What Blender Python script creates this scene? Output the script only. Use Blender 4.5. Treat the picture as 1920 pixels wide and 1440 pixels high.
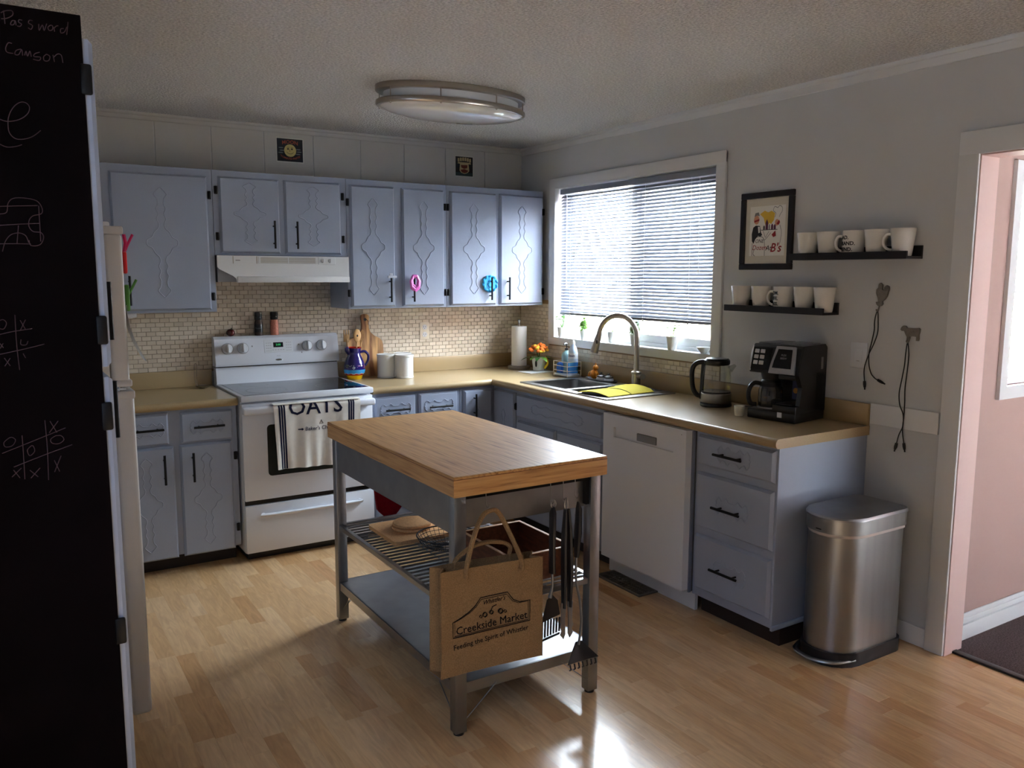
import bpy, bmesh, math, random
from mathutils import Vector, Matrix
random.seed(7)
SC = bpy.context.scene
COL = SC.collection
for _o in list(bpy.data.objects):
    bpy.data.objects.remove(_o, do_unlink=True)
# ------------------------------------------------------------------ camera
CAM = Vector((-3.2714, -5.1021, 1.5767)); YAW, PITCH, ROLL, FPX = -0.5595, -0.1321, 0.0029, 1548.02
def set_camera():
    f = Vector((-math.sin(YAW)*math.cos(PITCH), math.cos(YAW)*math.cos(PITCH), math.sin(PITCH)))
    r = Vector((math.cos(YAW), math.sin(YAW), 0)); u = r.cross(f)
    r2 = r*math.cos(ROLL)+u*math.sin(ROLL); u2 = -r*math.sin(ROLL)+u*math.cos(ROLL)
    cd = bpy.data.cameras.new('camera'); cd.sensor_width = 36; cd.lens = FPX/1920*36; cd.clip_start = .05; cd.clip_end = 300
    c = bpy.data.objects.new('camera', cd); COL.objects.link(c)
    m = Matrix((r2, u2, -f)).transposed().to_4x4(); m.translation = CAM
    c.matrix_world = m; SC.camera = c
set_camera()
# ------------------------------------------------------------------ light: overcast daylight through the windows
SKY_STRENGTH = 46.0
w = bpy.data.worlds.new('overcast_sky'); SC.world = w; w.use_nodes = True
_bg = w.node_tree.nodes['Background']; _bg.inputs[0].default_value = (.79, .89, 1.0, 1); _bg.inputs[1].default_value = SKY_STRENGTH
def portal(name, loc, rot, sx, sy):
    l = bpy.data.lights.new(name, 'AREA'); l.shape = 'RECTANGLE'; l.size = sx; l.size_y = sy; l.cycles.is_portal = True
    o = bpy.data.objects.new(name, l); o.location = loc; o.rotation_euler = rot; COL.objects.link(o)
P2 = math.pi/2
portal('kitchen_window_daylight', (.125, -1.18, 1.645), (0, P2, 0), 1.04, 1.52)        # faces -x
portal('side_room_window_daylight', (.60, -3.09, 1.54), (-P2, 0, 0), .48, .92)         # faces -y
_s = bpy.data.lights.new('sun', 'SUN'); _s.energy = 400.0; _s.angle = .01; _s.color = (1.0, .97, .93)
_so = bpy.data.objects.new('sun', _s); COL.objects.link(_so); _so.rotation_euler = Vector((.62, 0, -.78)).to_track_quat('-Z', 'Y').to_euler()
portal('added_left_fill', (-3.83, -4.6, 1.5), (0, -P2, 0), 1.1, 1.5)              # faces +x, through the unseen window added for fill light
vs = SC.view_settings; vs.view_transform = 'Standard'; vs.look = 'None'; vs.gamma = 1; vs.exposure = 0.8
vs.use_curve_mapping = False
try:
    SC.cycles.use_denoising = True; SC.cycles.denoiser = 'OPENIMAGEDENOISE'
    SC.cycles.use_adaptive_sampling = True; SC.cycles.adaptive_threshold = .05; SC.cycles.max_bounces = 8; SC.cycles.diffuse_bounces = 5; SC.cycles.glossy_bounces = 4
    SC.cycles.transparent_max_bounces = 12; SC.cycles.sample_clamp_indirect = 12; SC.cycles.caustics_reflective = False
except Exception: pass
# ------------------------------------------------------------------ mesh helpers
class G:
    """collects geometry; mp maps local (u,v,d) coordinates to the world"""
    def __init__(s, mp=None): s.v = []; s.f = []; s.mp = mp
    def add(s, vs, fs):
        n = len(s.v); s.v += [tuple(s.mp(*p)) if s.mp else tuple(p) for p in vs]; s.f += [tuple(i+n for i in f) for f in fs]; return s
    def box(s, a, b, bev=0, seg=2):
        x0, x1 = sorted((a[0], b[0])); y0, y1 = sorted((a[1], b[1])); z0, z1 = sorted((a[2], b[2]))
        if not bev:
            return s.add([(x0,y0,z0),(x1,y0,z0),(x1,y1,z0),(x0,y1,z0),(x0,y0,z1),(x1,y0,z1),(x1,y1,z1),(x0,y1,z1)],
                [(3,2,1,0),(4,5,6,7),(0,1,5,4),(1,2,6,5),(2,3,7,6),(3,0,4,7)])
        bm = bmesh.new(); bmesh.ops.create_cube(bm, size=1)
        for v in bm.verts:
            v.co = Vector(((x0+x1)/2+v.co.x*(x1-x0), (y0+y1)/2+v.co.y*(y1-y0), (z0+z1)/2+v.co.z*(z1-z0)))
        bmesh.ops.bevel(bm, geom=bm.edges[:], offset=min(bev, .49*min(x1-x0, y1-y0, z1-z0)), segments=seg, affect='EDGES', profile=.5)
        return s.bm(bm)
    def bm(s, bm):
        bm.verts.ensure_lookup_table(); bm.verts.index_update()
        s.add([v.co[:] for v in bm.verts], [[v.index for v in f.verts] for f in bm.faces]); bm.free(); return s
    def frustum(s, u0, u1, v0, v1, d0, d1, ins):
        return s.add([(u0,v0,d0),(u1,v0,d0),(u1,v1,d0),(u0,v1,d0),(u0+ins,v0+ins,d1),(u1-ins,v0+ins,d1),(u1-ins,v1-ins,d1),(u0+ins,v1-ins,d1)],
            [(3,2,1,0),(4,5,6,7),(0,1,5,4),(1,2,6,5),(2,3,7,6),(3,0,4,7)])
    def cyl(s, p0, p1, r0, r1=None, n=14): return s.tube([p0, p1], [r0, r0 if r1 is None else r1], n=n)
    def tube(s, pts, r, closed=False, n=8, flat=1.0, up=None):
        P = [Vector(p) for p in pts]; N = len(P); R = r if isinstance(r, (list, tuple)) else [r]*N
        T = []
        for i in range(N):
            a = P[(i-1) % N] if (closed or i > 0) else P[i]; b = P[(i+1) % N] if (closed or i < N-1) else P[i]
            t = b-a; T.append(t.normalized() if t.length > 1e-9 else Vector((0,0,1)))
        ref = Vector(up) if up else (Vector((0,0,1)) if abs(T[0].z) < .9 else Vector((1,0,0)))
        x = T[0].cross(ref).normalized(); vs = []; fs = []
        for i in range(N):
            x = (x-T[i]*x.dot(T[i])); x = x.normalized() if x.length > 1e-6 else T[i].orthogonal().normalized(); y = T[i].cross(x)
            for k in range(n):
                a = 2*math.pi*k/n; vs.append(P[i]+x*math.cos(a)*R[i]+y*math.sin(a)*R[i]*flat)
        for i in range(N if closed else N-1):
            j = (i+1) % N
            for k in range(n):
                k2 = (k+1) % n; fs.append((i*n+k, i*n+k2, j*n+k2, j*n+k))
        if not closed: fs += [tuple(range(n-1,-1,-1)), tuple(range((N-1)*n, N*n))]
        return s.add(vs, fs)
    def lathe(s, prof, c=(0,0,0), n=28, sx=1, sy=1, cap=True):
        vs = []; fs = []; m = len(prof)
        for k in range(n):
            a = 2*math.pi*k/n
            for r, z in prof: vs.append((c[0]+r*math.cos(a)*sx, c[1]+r*math.sin(a)*sy, c[2]+z))
        for k in range(n):
            k2 = (k+1) % n
            for i in range(m-1): fs.append((k*m+i, k2*m+i, k2*m+i+1, k*m+i+1))
        if cap and prof[0][0] > 1e-6: fs.append(tuple(k*m for k in range(n-1,-1,-1)))
        if cap and prof[-1][0] > 1e-6: fs.append(tuple(k*m+m-1 for k in range(n)))
        return s.add(vs, fs)
    def prism(s, poly, lo, hi, ax='z'):
        n = len(poly); mpv = {'z': lambda a,b,h: (a,b,h), 'y': lambda a,b,h: (a,h,b), 'x': lambda a,b,h: (h,a,b)}[ax]
        return s.add([mpv(a,b,lo) for a,b in poly]+[mpv(a,b,hi) for a,b in poly],
            [tuple(range(n-1,-1,-1)), tuple(range(n,2*n))]+[(i,(i+1)%n,n+(i+1)%n,n+i) for i in range(n)])
    def ball(s, c, r, nu=14, nv=9):
        rx, ry, rz = r if isinstance(r, (tuple, list)) else (r, r, r); vs = [(c[0],c[1],c[2]-rz)]; fs = []
        for j in range(1, nv):
            t = -math.pi/2+math.pi*j/nv
            for i in range(nu):
                a = 2*math.pi*i/nu; vs.append((c[0]+rx*math.cos(t)*math.cos(a), c[1]+ry*math.cos(t)*math.sin(a), c[2]+rz*math.sin(t)))
        vs.append((c[0],c[1],c[2]+rz)); L = len(vs)-1
        for i in range(nu):
            i2 = (i+1) % nu; fs.append((0, 1+i2, 1+i)); fs.append((L, 1+(nv-2)*nu+i, 1+(nv-2)*nu+i2))
            for j in range(nv-2): fs.append((1+j*nu+i, 1+j*nu+i2, 1+(j+1)*nu+i2, 1+(j+1)*nu+i))
        return s.add(vs, fs)
    def sheet(s, fn, nu, nv, th=0, nrm=None):
        """grid surface fn(u,v), u,v in 0..1; with th a second skin offset along nrm closes it"""
        vs = [fn(i/nu, j/nv) for j in range(nv+1) for i in range(nu+1)]; W = nu+1
        fs = [(j*W+i, j*W+i+1, (j+1)*W+i+1, (j+1)*W+i) for j in range(nv) for i in range(nu)]
        if th:
            o = Vector(nrm)*th; K = len(vs); vs = vs+[tuple(Vector(p)+o) for p in vs]
            fs = fs+[tuple(K+i for i in reversed(f)) for f in fs]
            rim = [i for i in range(W)]+[j*W+nu for j in range(1, nv+1)]+[nv*W+i for i in range(nu-1,-1,-1)]+[j*W for j in range(nv-1,0,-1)]
            fs += [(rim[q], rim[(q+1) % len(rim)], K+rim[(q+1) % len(rim)], K+rim[q]) for q in range(len(rim))]
        return s.add(vs, fs)
    def cells(s, xs, ys, inc, z0, z1):
        nx, ny = len(xs)-1, len(ys)-1; I = lambda i, j: 0 <= i < nx and 0 <= j < ny and inc((xs[i]+xs[i+1])/2, (ys[j]+ys[j+1])/2)
        vs = [(x,y,z) for z in (z0,z1) for y in ys for x in xs]; W = nx+1; K = W*(ny+1); fs = []
        for i in range(nx):
            for j in range(ny):
                if not I(i,j): continue
                a,b,c,d = j*W+i, j*W+i+1, (j+1)*W+i+1, (j+1)*W+i
                fs += [(d,c,b,a), (K+a,K+b,K+c,K+d)]
                if not I(i,j-1): fs.append((a,b,K+b,K+a))
                if not I(i+1,j): fs.append((b,c,K+c,K+b))
                if not I(i,j+1): fs.append((c,d,K+d,K+c))
                if not I(i-1,j): fs.append((d,a,K+a,K+d))
        return s.add(vs, fs)
    def text(s, txt, size, place, depth=.0004, shear=0, bold=0, align='CENTER', fine=0):
        cu = bpy.data.curves.new('lettering', 'FONT'); cu.body = txt; cu.size = size; cu.align_x = align; cu.align_y = 'CENTER'
        cu.shear = shear; cu.offset = bold; cu.resolution_u = 2; cu.extrude = depth
        o = bpy.data.objects.new('lettering', cu); COL.objects.link(o)
        me = o.to_mesh(); bm = bmesh.new(); bm.from_mesh(me)
        if fine:
            bmesh.ops.triangulate(bm, faces=bm.faces[:])
            for _ in range(4):
                lg = [e for e in bm.edges if e.calc_length() > fine]
                if not lg: break
                bmesh.ops.subdivide_edges(bm, edges=lg, cuts=1); bmesh.ops.triangulate(bm, faces=[f for f in bm.faces if len(f.verts) > 3])
        bm.verts.index_update(); vs = [place(*v.co) for v in bm.verts]; fs = [tuple(v.index for v in f.verts) for f in bm.faces]; bm.free()
        o.to_mesh_clear(); bpy.data.objects.remove(o); bpy.data.curves.remove(cu)
        return s.add(vs, fs)
ROOTM = {}
def rootm(o): return ROOTM.get(o.name, Matrix.Identity(4))
def thing(name, label, cat, loc, rz=0, group=None, kind=None):
    o = bpy.data.objects.new(name, None); COL.objects.link(o); o.empty_display_size = .05
    o.location = loc; o.rotation_euler = (0, 0, rz)
    ROOTM[o.name] = Matrix.Translation(loc) @ Matrix.Rotation(rz, 4, 'Z')
    return tag(o, label, cat, group, kind)
def tag(o, label=None, cat=None, group=None, kind=None):
    if label: o['label'] = label
    if cat: o['category'] = cat
    if group: o['group'] = group
    if kind: o['kind'] = kind
    return o
def mk(name, g, mat, parent=None, local=False, origin=None, ang=35, kind=None):
    """one mesh object; geometry in world coordinates (or in its thing's frame with local=True)"""
    M = rootm(parent) if parent else Matrix.Translation(origin or (0,0,0)); inv = M.inverted()
    vs = g.v if local else [inv @ Vector(p) for p in g.v]
    me = bpy.data.meshes.new(name); me.from_pydata([tuple(p) for p in vs], [], g.f)
    bm = bmesh.new(); bm.from_mesh(me); bmesh.ops.recalc_face_normals(bm, faces=bm.faces[:]); bm.to_mesh(me); bm.free()
    for p in me.polygons: p.use_smooth = True
    try: me.set_sharp_from_angle(angle=math.radians(ang))
    except Exception: pass
    if isinstance(mat, str): mat = MT[mat]
    me.materials.append(mat)
    o = bpy.data.objects.new(name, me); COL.objects.link(o)
    if parent: o.parent = parent; ROOTM[o.name] = M
    else: o.location = origin or (0,0,0); ROOTM[o.name] = M
    if kind: o['kind'] = kind
    return o
def one(name, g, mat, label, cat, origin, group=None, kind=None):
    return tag(mk(name, g, mat, origin=origin), label, cat, group, kind)
def struct(name, g, mat, origin=None): 
    o = mk(name, g, mat, origin=origin); o['kind'] = 'structure'; return o
def copy_tree(o, parent=None):
    c = o.copy(); COL.objects.link(c); c.parent = parent
    for ch in o.children: copy_tree(ch, c)
    return c
def smooth(pts, k=6, closed=False):
    P = [Vector(p) for p in pts]; n = len(P); out = []
    for i in range(n if closed else n-1):
        a = P[(i-1) % n] if closed or i > 0 else P[i]; b = P[i]; c = P[(i+1) % n]; d = P[(i+2) % n] if closed or i+2 < n else P[(i+1) % n]
        for q in range(k):
            t = q/k; out.append(.5*((2*b)+(c-a)*t+(2*a-5*b+4*c-d)*t*t+(3*b-a-3*c+d)*t**3))
    if not closed: out.append(P[-1])
    return out
# ------------------------------------------------------------------ materials
def lin(c): return tuple((x/255/12.92 if x <= 10 else ((x/255+.055)/1.055)**2.4) for x in c)
MT = {}
class N:
    def __init__(s, name):
        s.m = bpy.data.materials.new(name); s.m.use_nodes = True; s.t = s.m.node_tree; s.b = s.t.nodes['Principled BSDF']; MT[name] = s.m
    def n(s, typ, **kw):
        x = s.t.nodes.new(typ)
        for k, v in kw.items(): setattr(x, k, v)
        return x
    def l(s, a, b): s.t.links.new(a, b)
    def inp(s, node, **kw):
        for k, v in kw.items(): node.inputs[k.replace('_', ' ')].default_value = v
        return node
def mat(name, rgb, rough=.5, metal=0, spec=.5, var=0, vscale=8, bump=0, bscale=200, coat=0, stretch=None, sub=0, alpha=None, emit=0, bdist=.01):
    k = N(name); c = lin(rgb); k.b.inputs['Roughness'].default_value = rough; k.b.inputs['Metallic'].default_value = metal
    k.b.inputs['Specular IOR Level'].default_value = spec; k.b.inputs['Base Color'].default_value = (*c, 1)
    if coat: k.b.inputs['Coat Weight'].default_value = coat; k.b.inputs['Coat Roughness'].default_value = .1
    if emit: k.b.inputs['Emission Color'].default_value = (*c, 1); k.b.inputs['Emission Strength'].default_value = emit
    if var or bump:
        g = k.n('ShaderNodeNewGeometry'); mp = k.n('ShaderNodeMapping'); k.l(g.outputs['Position'], mp.inputs['Vector'])
        if stretch: mp.inputs['Scale'].default_value = stretch
    if var:
        nz = k.n('ShaderNodeTexNoise'); nz.inputs['Scale'].default_value = vscale; nz.inputs['Detail'].default_value = 6; k.l(mp.outputs[0], nz.inputs['Vector'])
        r = k.n('ShaderNodeMapRange'); r.inputs['From Min'].default_value = .36; r.inputs['From Max'].default_value = .64
        r.inputs['To Min'].default_value = 1-var; r.inputs['To Max'].default_value = 1+var; k.l(nz.outputs[0], r.inputs['Value'])
        h = k.n('ShaderNodeHueSaturation'); h.inputs['Color'].default_value = (*c, 1); k.l(r.outputs[0], h.inputs['Value']); k.l(h.outputs[0], k.b.inputs['Base Color'])
    if bump:
        nb = k.n('ShaderNodeTexNoise'); nb.inputs['Scale'].default_value = bscale; nb.inputs['Detail'].default_value = 3; k.l(mp.outputs[0], nb.inputs['Vector'])
        bp = k.n('ShaderNodeBump'); bp.inputs['Strength'].default_value = bump; bp.inputs['Distance'].default_value = bdist; k.l(nb.outputs[0], bp.inputs['Height']); k.l(bp.outputs[0], k.b.inputs['Normal'])
    return k.m
mat('wall_paint', (204,205,206), .6, var=.02, vscale=3, bump=.04, bscale=120)
mat('panel_paint', (205,202,196), .55, var=.02, vscale=3)
mat('trim_paint', (222,223,224), .42)
mat('side_room_painted_glow', (158,128,121), .6); mat('jamb_painted_glow', (206,176,170), .5)  # pink in wall and jamb colour stands in for red bounced light
mat('cabinet_paint', (154,164,184), .42, var=.02, vscale=5, bump=.02, bscale=90)
mat('carcass_paint', (120,126,144), .5)
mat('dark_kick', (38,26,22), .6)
mat('black_metal', (14,12,13), .5, spec=.25)
mat('white_enamel', (220,223,230), .28, spec=.5)
mat('white_plastic', (218,220,224), .35)
mat('off_white', (224,214,196), .4)
mat('fridge_white', (196,194,192), .4, bump=.03, bscale=260)
mat('grey_plastic', (120,120,122), .4)
mat('black_plastic', (18,16,18), .32)
mat('black_glass', (12,12,14), .06, spec=.6)
mat('dark_window', (36,38,34), .2)
mat('steel', (158,157,156), .34, 1, var=.05, vscale=30, stretch=(1,1,.05))
mat('steel_dull', (150,150,152), .38, 1, var=.06, vscale=12)
mat('nickel', (176,168,158), .3, 1)
mat('chrome', (200,200,200), .15, 1)
mat('chalkboard', (11,6,8), .85, spec=.06, var=.3, vscale=4)
mat('chalk', (88,70,76), .9, spec=.1)
mat('counter', (166,143,106), .28, spec=.5, var=.09, vscale=420)
mat('grout', (158,136,110), .9)
mat('slat_metal', (130,136,150), .4)
mat('vinyl', (232,234,238), .4)
mat('popcorn', (238,236,234), .9, spec=.1, var=.16, vscale=100, bump=1.0, bscale=95, bdist=.03)  # light and dark speckle in the colour stands in for relief shading
mat('carpet', (92,80,80), 1, spec=.0, var=.35, vscale=160, bump=.8, bscale=300)
mat('jute', (150,119,84), .9, spec=.1, var=.18, vscale=300, bump=.6, bscale=420)
mat('jute_print', (20,18,20), .9, spec=.05)
mat('cotton', (222,216,206), .9, spec=.1, var=.03, vscale=40, bump=.15, bscale=600)
mat('navy_stripe', (28,30,52), .9, spec=.1)
mat('cork', (206,158,110), .9, spec=.1, var=.12, vscale=150)
mat('crate_wood', (112,62,36), .6, var=.25, vscale=14, stretch=(6,1,6))
mat('crate_edge', (196,150,104), .6)
mat('red_cloth', (120,10,22), .9, spec=.1, var=.1, vscale=60)
mat('ceramic_white', (226,222,214), .25, bump=.12, bscale=150)
mat('ceramic_smooth', (226,222,214), .22)
mat('print_black', (22,22,24), .7)
mat('paper', (232,230,226), .85, spec=.1, bump=.1, bscale=300)
mat('poster_navy', (16,22,36), .6); mat('poster_gold', (206,190,120), .6); mat('poster_red', (176,84,62), .6); mat('poster_cloud', (120,128,130), .6)
mat('poster_border', (222,222,212), .6); mat('poster_brown', (38,28,24), .6); mat('poster_cream', (206,184,136), .6); mat('poster_meat', (118,48,28), .6); mat('poster_teal', (52,74,74), .6)
mat('mat_paper', (214,208,194), .8); mat('ink', (34,32,38), .8); mat('ink_red', (150,30,40), .8); mat('ink_yellow', (222,180,60), .8); mat('ink_skin', (206,150,120), .8); mat('ink_grey', (120,118,124), .8); mat('ink_purple', (90,40,70), .8); mat('paper_white', (236,234,228), .8)
mat('frame_black', (24,18,22), .35)
mat('terracotta', (150,92,60), .8)
mat('leaf', (96,150,52), .5, var=.25, vscale=40); mat('leaf_dark', (44,96,36), .5, var=.25, vscale=40); mat('leaf_sage', (104,128,84), .6, var=.2, vscale=40); mat('soil', (50,36,26), 1)
mat('orange_petal', (236,120,40), .6, var=.15, vscale=60); mat('yellow_petal', (240,190,60), .6); mat('pot_white', (222,222,220), .3)
mat('lemon', (240,206,40), .4)
mat('jug_blue', (30,20,92), .12, coat=.5); mat('jug_red', (176,38,26), .2); mat('jug_yellow', (232,186,20), .2); mat('jug_cyan', (46,136,190), .2); mat('jug_white', (220,222,226), .2); mat('jug_green', (150,160,60), .2); mat('jug_pink', (170,50,90), .2)
mat('spoon_wood', (206,160,104), .6, var=.12, vscale=20, stretch=(1,1,.2))
mat('salt_pink', (206,128,104), .5, var=.25, vscale=260); mat('pepper', (70,52,44), .6, var=.5, vscale=320)
mat('pink_plastic', (232,120,206), .3); mat('blue_plastic', (60,172,228), .35); mat('clear_plastic', (200,206,214), .25)
mat('sponge_blue', (40,110,206), .8); mat('soap_blue', (60,140,226), .15); mat('soap_aqua', (150,190,196), .15); mat('soap_clear', (196,214,236), .12); mat('label_white', (228,232,240), .4); mat('dawn_blue', (28,50,120), .4)
mat('orange_figure', (236,150,30), .35); mat('yellow_cloth', (232,214,88), .85, spec=.1, bump=.7, bscale=260)
mat('magenta', (196,30,92), .35); mat('clip_red', (206,30,34), .35); mat('clip_green', (70,130,50), .4)
mat('amber', (70,14,18), .15); mat('display', (10,12,26), .2); mat('display_green', (60,190,110), .4, emit=.6)
mat('button_grey', (176,174,176), .4); mat('silver_plastic', (176,176,178), .3, .6); mat('sticker_blue', (70,76,116), .4); mat('sticker_gold', (206,150,60), .4)
mat('deck_wood', (176,112,72), .7, var=.15, vscale=6); mat('dry_grass', (190,178,150), 1, spec=0, var=.55, vscale=9); mat('lawn_green', (172,172,166), 1, spec=0, var=.3, vscale=3)
mat('pewter', (134,128,122), .6, .2, bump=.6, bscale=120); mat('cord_black', (14,13,15), .5)
mat('vent_brown', (104,92,80), .5, .2); mat('bin_black', (26,22,24), .45); mat('liner', (208,196,190), .5)
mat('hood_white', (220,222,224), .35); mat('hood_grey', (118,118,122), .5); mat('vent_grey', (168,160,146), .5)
mat('wire_dark', (36,36,42), .4, .4); mat('tool_black', (26,20,20), .45); mat('cream_mug', (228,222,204), .25)
# bamboo worktop: long fine strips with dark flecks
k = N('bamboo'); g = k.n('ShaderNodeNewGeometry'); mp = k.n('ShaderNodeMapping'); mp.inputs['Scale'].default_value = (34, 1.6, 34); k.l(g.outputs['Position'], mp.inputs[0])
nz = k.n('ShaderNodeTexNoise'); nz.inputs['Scale'].default_value = 3; nz.inputs['Detail'].default_value = 6; k.l(mp.outputs[0], nz.inputs[0])
cr = k.n('ShaderNodeValToRGB'); e = cr.color_ramp.elements; e[0].position = .25; e[0].color = (*lin((120,76,36)),1); e[1].position = .62; e[1].color = (*lin((206,160,104)),1)
x_ = e.new(.40); x_.color = (*lin((184,136,84)),1); k.l(nz.outputs[0], cr.inputs[0]); k.l(cr.outputs[0], k.b.inputs['Base Color']); k.b.inputs['Roughness'].default_value = .38
MT['bamboo_end'] = MT['bamboo'].copy(); MT['bamboo_end'].node_tree.nodes['Mapping'].inputs['Scale'].default_value = (1.6, 34, 34)
# floor strips: each strip takes its own tone
k = N('laminate'); g = k.n('ShaderNodeNewGeometry'); oi = k.n('ShaderNodeObjectInfo'); ad = k.n('ShaderNodeMath', operation='ADD'); k.l(g.outputs['Random Per Island'], ad.inputs[0]); k.l(oi.outputs['Random'], ad.inputs[1])
wn = k.n('ShaderNodeTexWhiteNoise', noise_dimensions='1D'); k.l(ad.outputs[0], wn.inputs['W'])
mp = k.n('ShaderNodeMapping'); mp.inputs['Scale'].default_value = (26, 3.2, 1); k.l(g.outputs['Position'], mp.inputs[0])
va = k.n('ShaderNodeVectorMath', operation='ADD'); k.l(mp.outputs[0], va.inputs[0]); sc_ = k.n('ShaderNodeVectorMath', operation='SCALE'); k.l(wn.outputs['Color'], sc_.inputs[0]); sc_.inputs['Scale'].default_value = 40; k.l(sc_.outputs[0], va.inputs[1])
nz = k.n('ShaderNodeTexNoise'); nz.inputs['Scale'].default_value = 1.6; nz.inputs['Detail'].default_value = 5; nz.inputs['Distortion'].default_value = 1.6; k.l(va.outputs[0], nz.inputs[0])
cr = k.n('ShaderNodeValToRGB'); e = cr.color_ramp.elements; e[0].position = .0; e[0].color = (*lin((194,146,100)),1); e[1].position = 1; e[1].color = (*lin((220,182,138)),1)
x_ = e.new(.22); x_.color = (*lin((208,166,118)),1); k.l(wn.outputs['Value'], cr.inputs[0])
mr = k.n('ShaderNodeMapRange'); mr.inputs['From Min'].default_value = .3; mr.inputs['From Max'].default_value = .7; mr.inputs['To Min'].default_value = .84; mr.inputs['To Max'].default_value = 1.08; k.l(nz.outputs[0], mr.inputs['Value'])
h = k.n('ShaderNodeHueSaturation'); k.l(cr.outputs[0], h.inputs['Color']); k.l(mr.outputs[0], h.inputs['Value']); k.l(h.outputs[0], k.b.inputs['Base Color'])
k.b.inputs['Roughness'].default_value = .17; k.b.inputs['Specular IOR Level'].default_value = .5
# stone mosaic tiles
k = N('tile'); g = k.n('ShaderNodeNewGeometry'); oi = k.n('ShaderNodeObjectInfo'); ad = k.n('ShaderNodeMath', operation='ADD'); k.l(g.outputs['Random Per Island'], ad.inputs[0]); k.l(oi.outputs['Random'], ad.inputs[1])
wn = k.n('ShaderNodeTexWhiteNoise', noise_dimensions='1D'); k.l(ad.outputs[0], wn.inputs['W'])
cr = k.n('ShaderNodeValToRGB'); e = cr.color_ramp.elements; e[0].color = (*lin((206,192,172)),1); e[1].color = (*lin((224,211,192)),1); k.l(wn.outputs['Value'], cr.inputs[0]); k.l(cr.outputs[0], k.b.inputs['Base Color']); k.b.inputs['Roughness'].default_value = .4
# striped acacia board
k = N('acacia'); g = k.n('ShaderNodeNewGeometry'); mp = k.n('ShaderNodeMapping'); mp.inputs['Scale'].default_value = (22, 22, 1.2); k.l(g.outputs['Position'], mp.inputs[0])
nz = k.n('ShaderNodeTexNoise'); nz.inputs['Scale'].default_value = 1.5; nz.inputs['Detail'].default_value = 3; k.l(mp.outputs[0], nz.inputs[0])
cr = k.n('ShaderNodeValToRGB'); e = cr.color_ramp.elements; e[0].position = .36; e[0].color = (*lin((118,68,34)),1); e[1].position = .62; e[1].color = (*lin((214,164,104)),1); k.l(nz.outputs[0], cr.inputs[0]); k.l(cr.outputs[0], k.b.inputs['Base Color']); k.b.inputs['Roughness'].default_value = .5
def thin_glass(name, tint, refl):
    k = N(name); t = k.n('ShaderNodeBsdfTransparent'); t.inputs[0].default_value = (*tint, 1); gl = k.n('ShaderNodeBsdfGlossy'); gl.inputs['Roughness'].default_value = .02
    lw = k.n('ShaderNodeLayerWeight'); lw.inputs['Blend'].default_value = .5; mx = k.n('ShaderNodeMixShader'); pw = k.n('ShaderNodeMath', operation='POWER'); pw.inputs[1].default_value = 4; k.l(lw.outputs['Facing'], pw.inputs[0]); ma = k.n('ShaderNodeMath', operation='MULTIPLY_ADD'); k.l(pw.outputs[0], ma.inputs[0]); ma.inputs[1].default_value = .6; ma.inputs[2].default_value = refl
    k.l(ma.outputs[0], mx.inputs[0]); k.l(t.outputs[0], mx.inputs[1]); k.l(gl.outputs[0], mx.inputs[2]); k.l(mx.outputs[0], k.t.nodes['Material Output'].inputs['Surface'])
thin_glass('pane_glass', (.95,.96,.96), .03); thin_glass('fill_window_tint', (.225,.252,.295), .03); thin_glass('jar_glass', (.88,.90,.90), .08); thin_glass('smoke_glass', (.5,.48,.48), .08)
k = N('insect_mesh'); t_ = k.n('ShaderNodeBsdfTransparent'); d_ = k.n('ShaderNodeBsdfDiffuse'); d_.inputs[0].default_value = (.05,.055,.06,1); mx = k.n('ShaderNodeMixShader'); mx.inputs[0].default_value = .45
k.l(t_.outputs[0], mx.inputs[1]); k.l(d_.outputs[0], mx.inputs[2]); k.l(mx.outputs[0], k.t.nodes['Material Output'].inputs['Surface'])
# frosted lamp bowl
k = N('lamp_glass'); k.b.inputs['Base Color'].default_value = (*lin((226,224,220)),1); k.b.inputs['Roughness'].default_value = .12; k.b.inputs['Coat Weight'].default_value = .6; k.b.inputs['Coat Roughness'].default_value = .03
# ================================================================== the room
H = 2.46; WT = .12
def YZ(y, z, x): return (x, y, z)                # wall-plane coordinates on a wall across x
# floor and its strips
fl = struct('floor', G().box((-3.7,-7.6,-.06), (.065,0,-.008)), 'dark_kick')
unit = G().box((-.5,-.5,-1), (.5,.5,0))
strip_mesh = None; planks = []
xw = .0695; x = -3.7
while x < .06:
    y = -7.6+random.uniform(-.5, 0)
    while y < -.02:
        l = random.choice((.22,.30,.36,.42,.50,.58)); a, b = max(y, -7.6), min(y+l, 0)
        if b-a > .02: planks.append(((x+min(x+xw, .065))/2, (a+b)/2, min(x+xw, .065)-x-.0003, b-a-.0004))
        y += l
    x += xw
def seen(cx, cy, cz=0):
    d = Vector((cx,cy,cz))-CAM
    f = Vector((-math.sin(YAW)*math.cos(PITCH), math.cos(YAW)*math.cos(PITCH), math.sin(PITCH))); r = Vector((math.cos(YAW), math.sin(YAW), 0)); u = r.cross(f)
    z = d.dot(f)
    if z < .2: return None
    return abs(d.dot(r)/z)*FPX < 985 and abs(d.dot(u)/z)*FPX < 740, d.length
def open_floor(cx, cy):
    if cx > -.50 and cy > -2.85: return False
    if cy > -.50: return False
    if cx < -2.85 and cy < -1.3: return False
    return True
cand = []; rest = []
for p in planks:
    s_ = seen(p[0], p[1])
    (cand if s_ and s_[0] and open_floor(p[0], p[1]) else rest).append((s_[1] if s_ else 99, p))
cand.sort(); rest += cand[300:]
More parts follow.
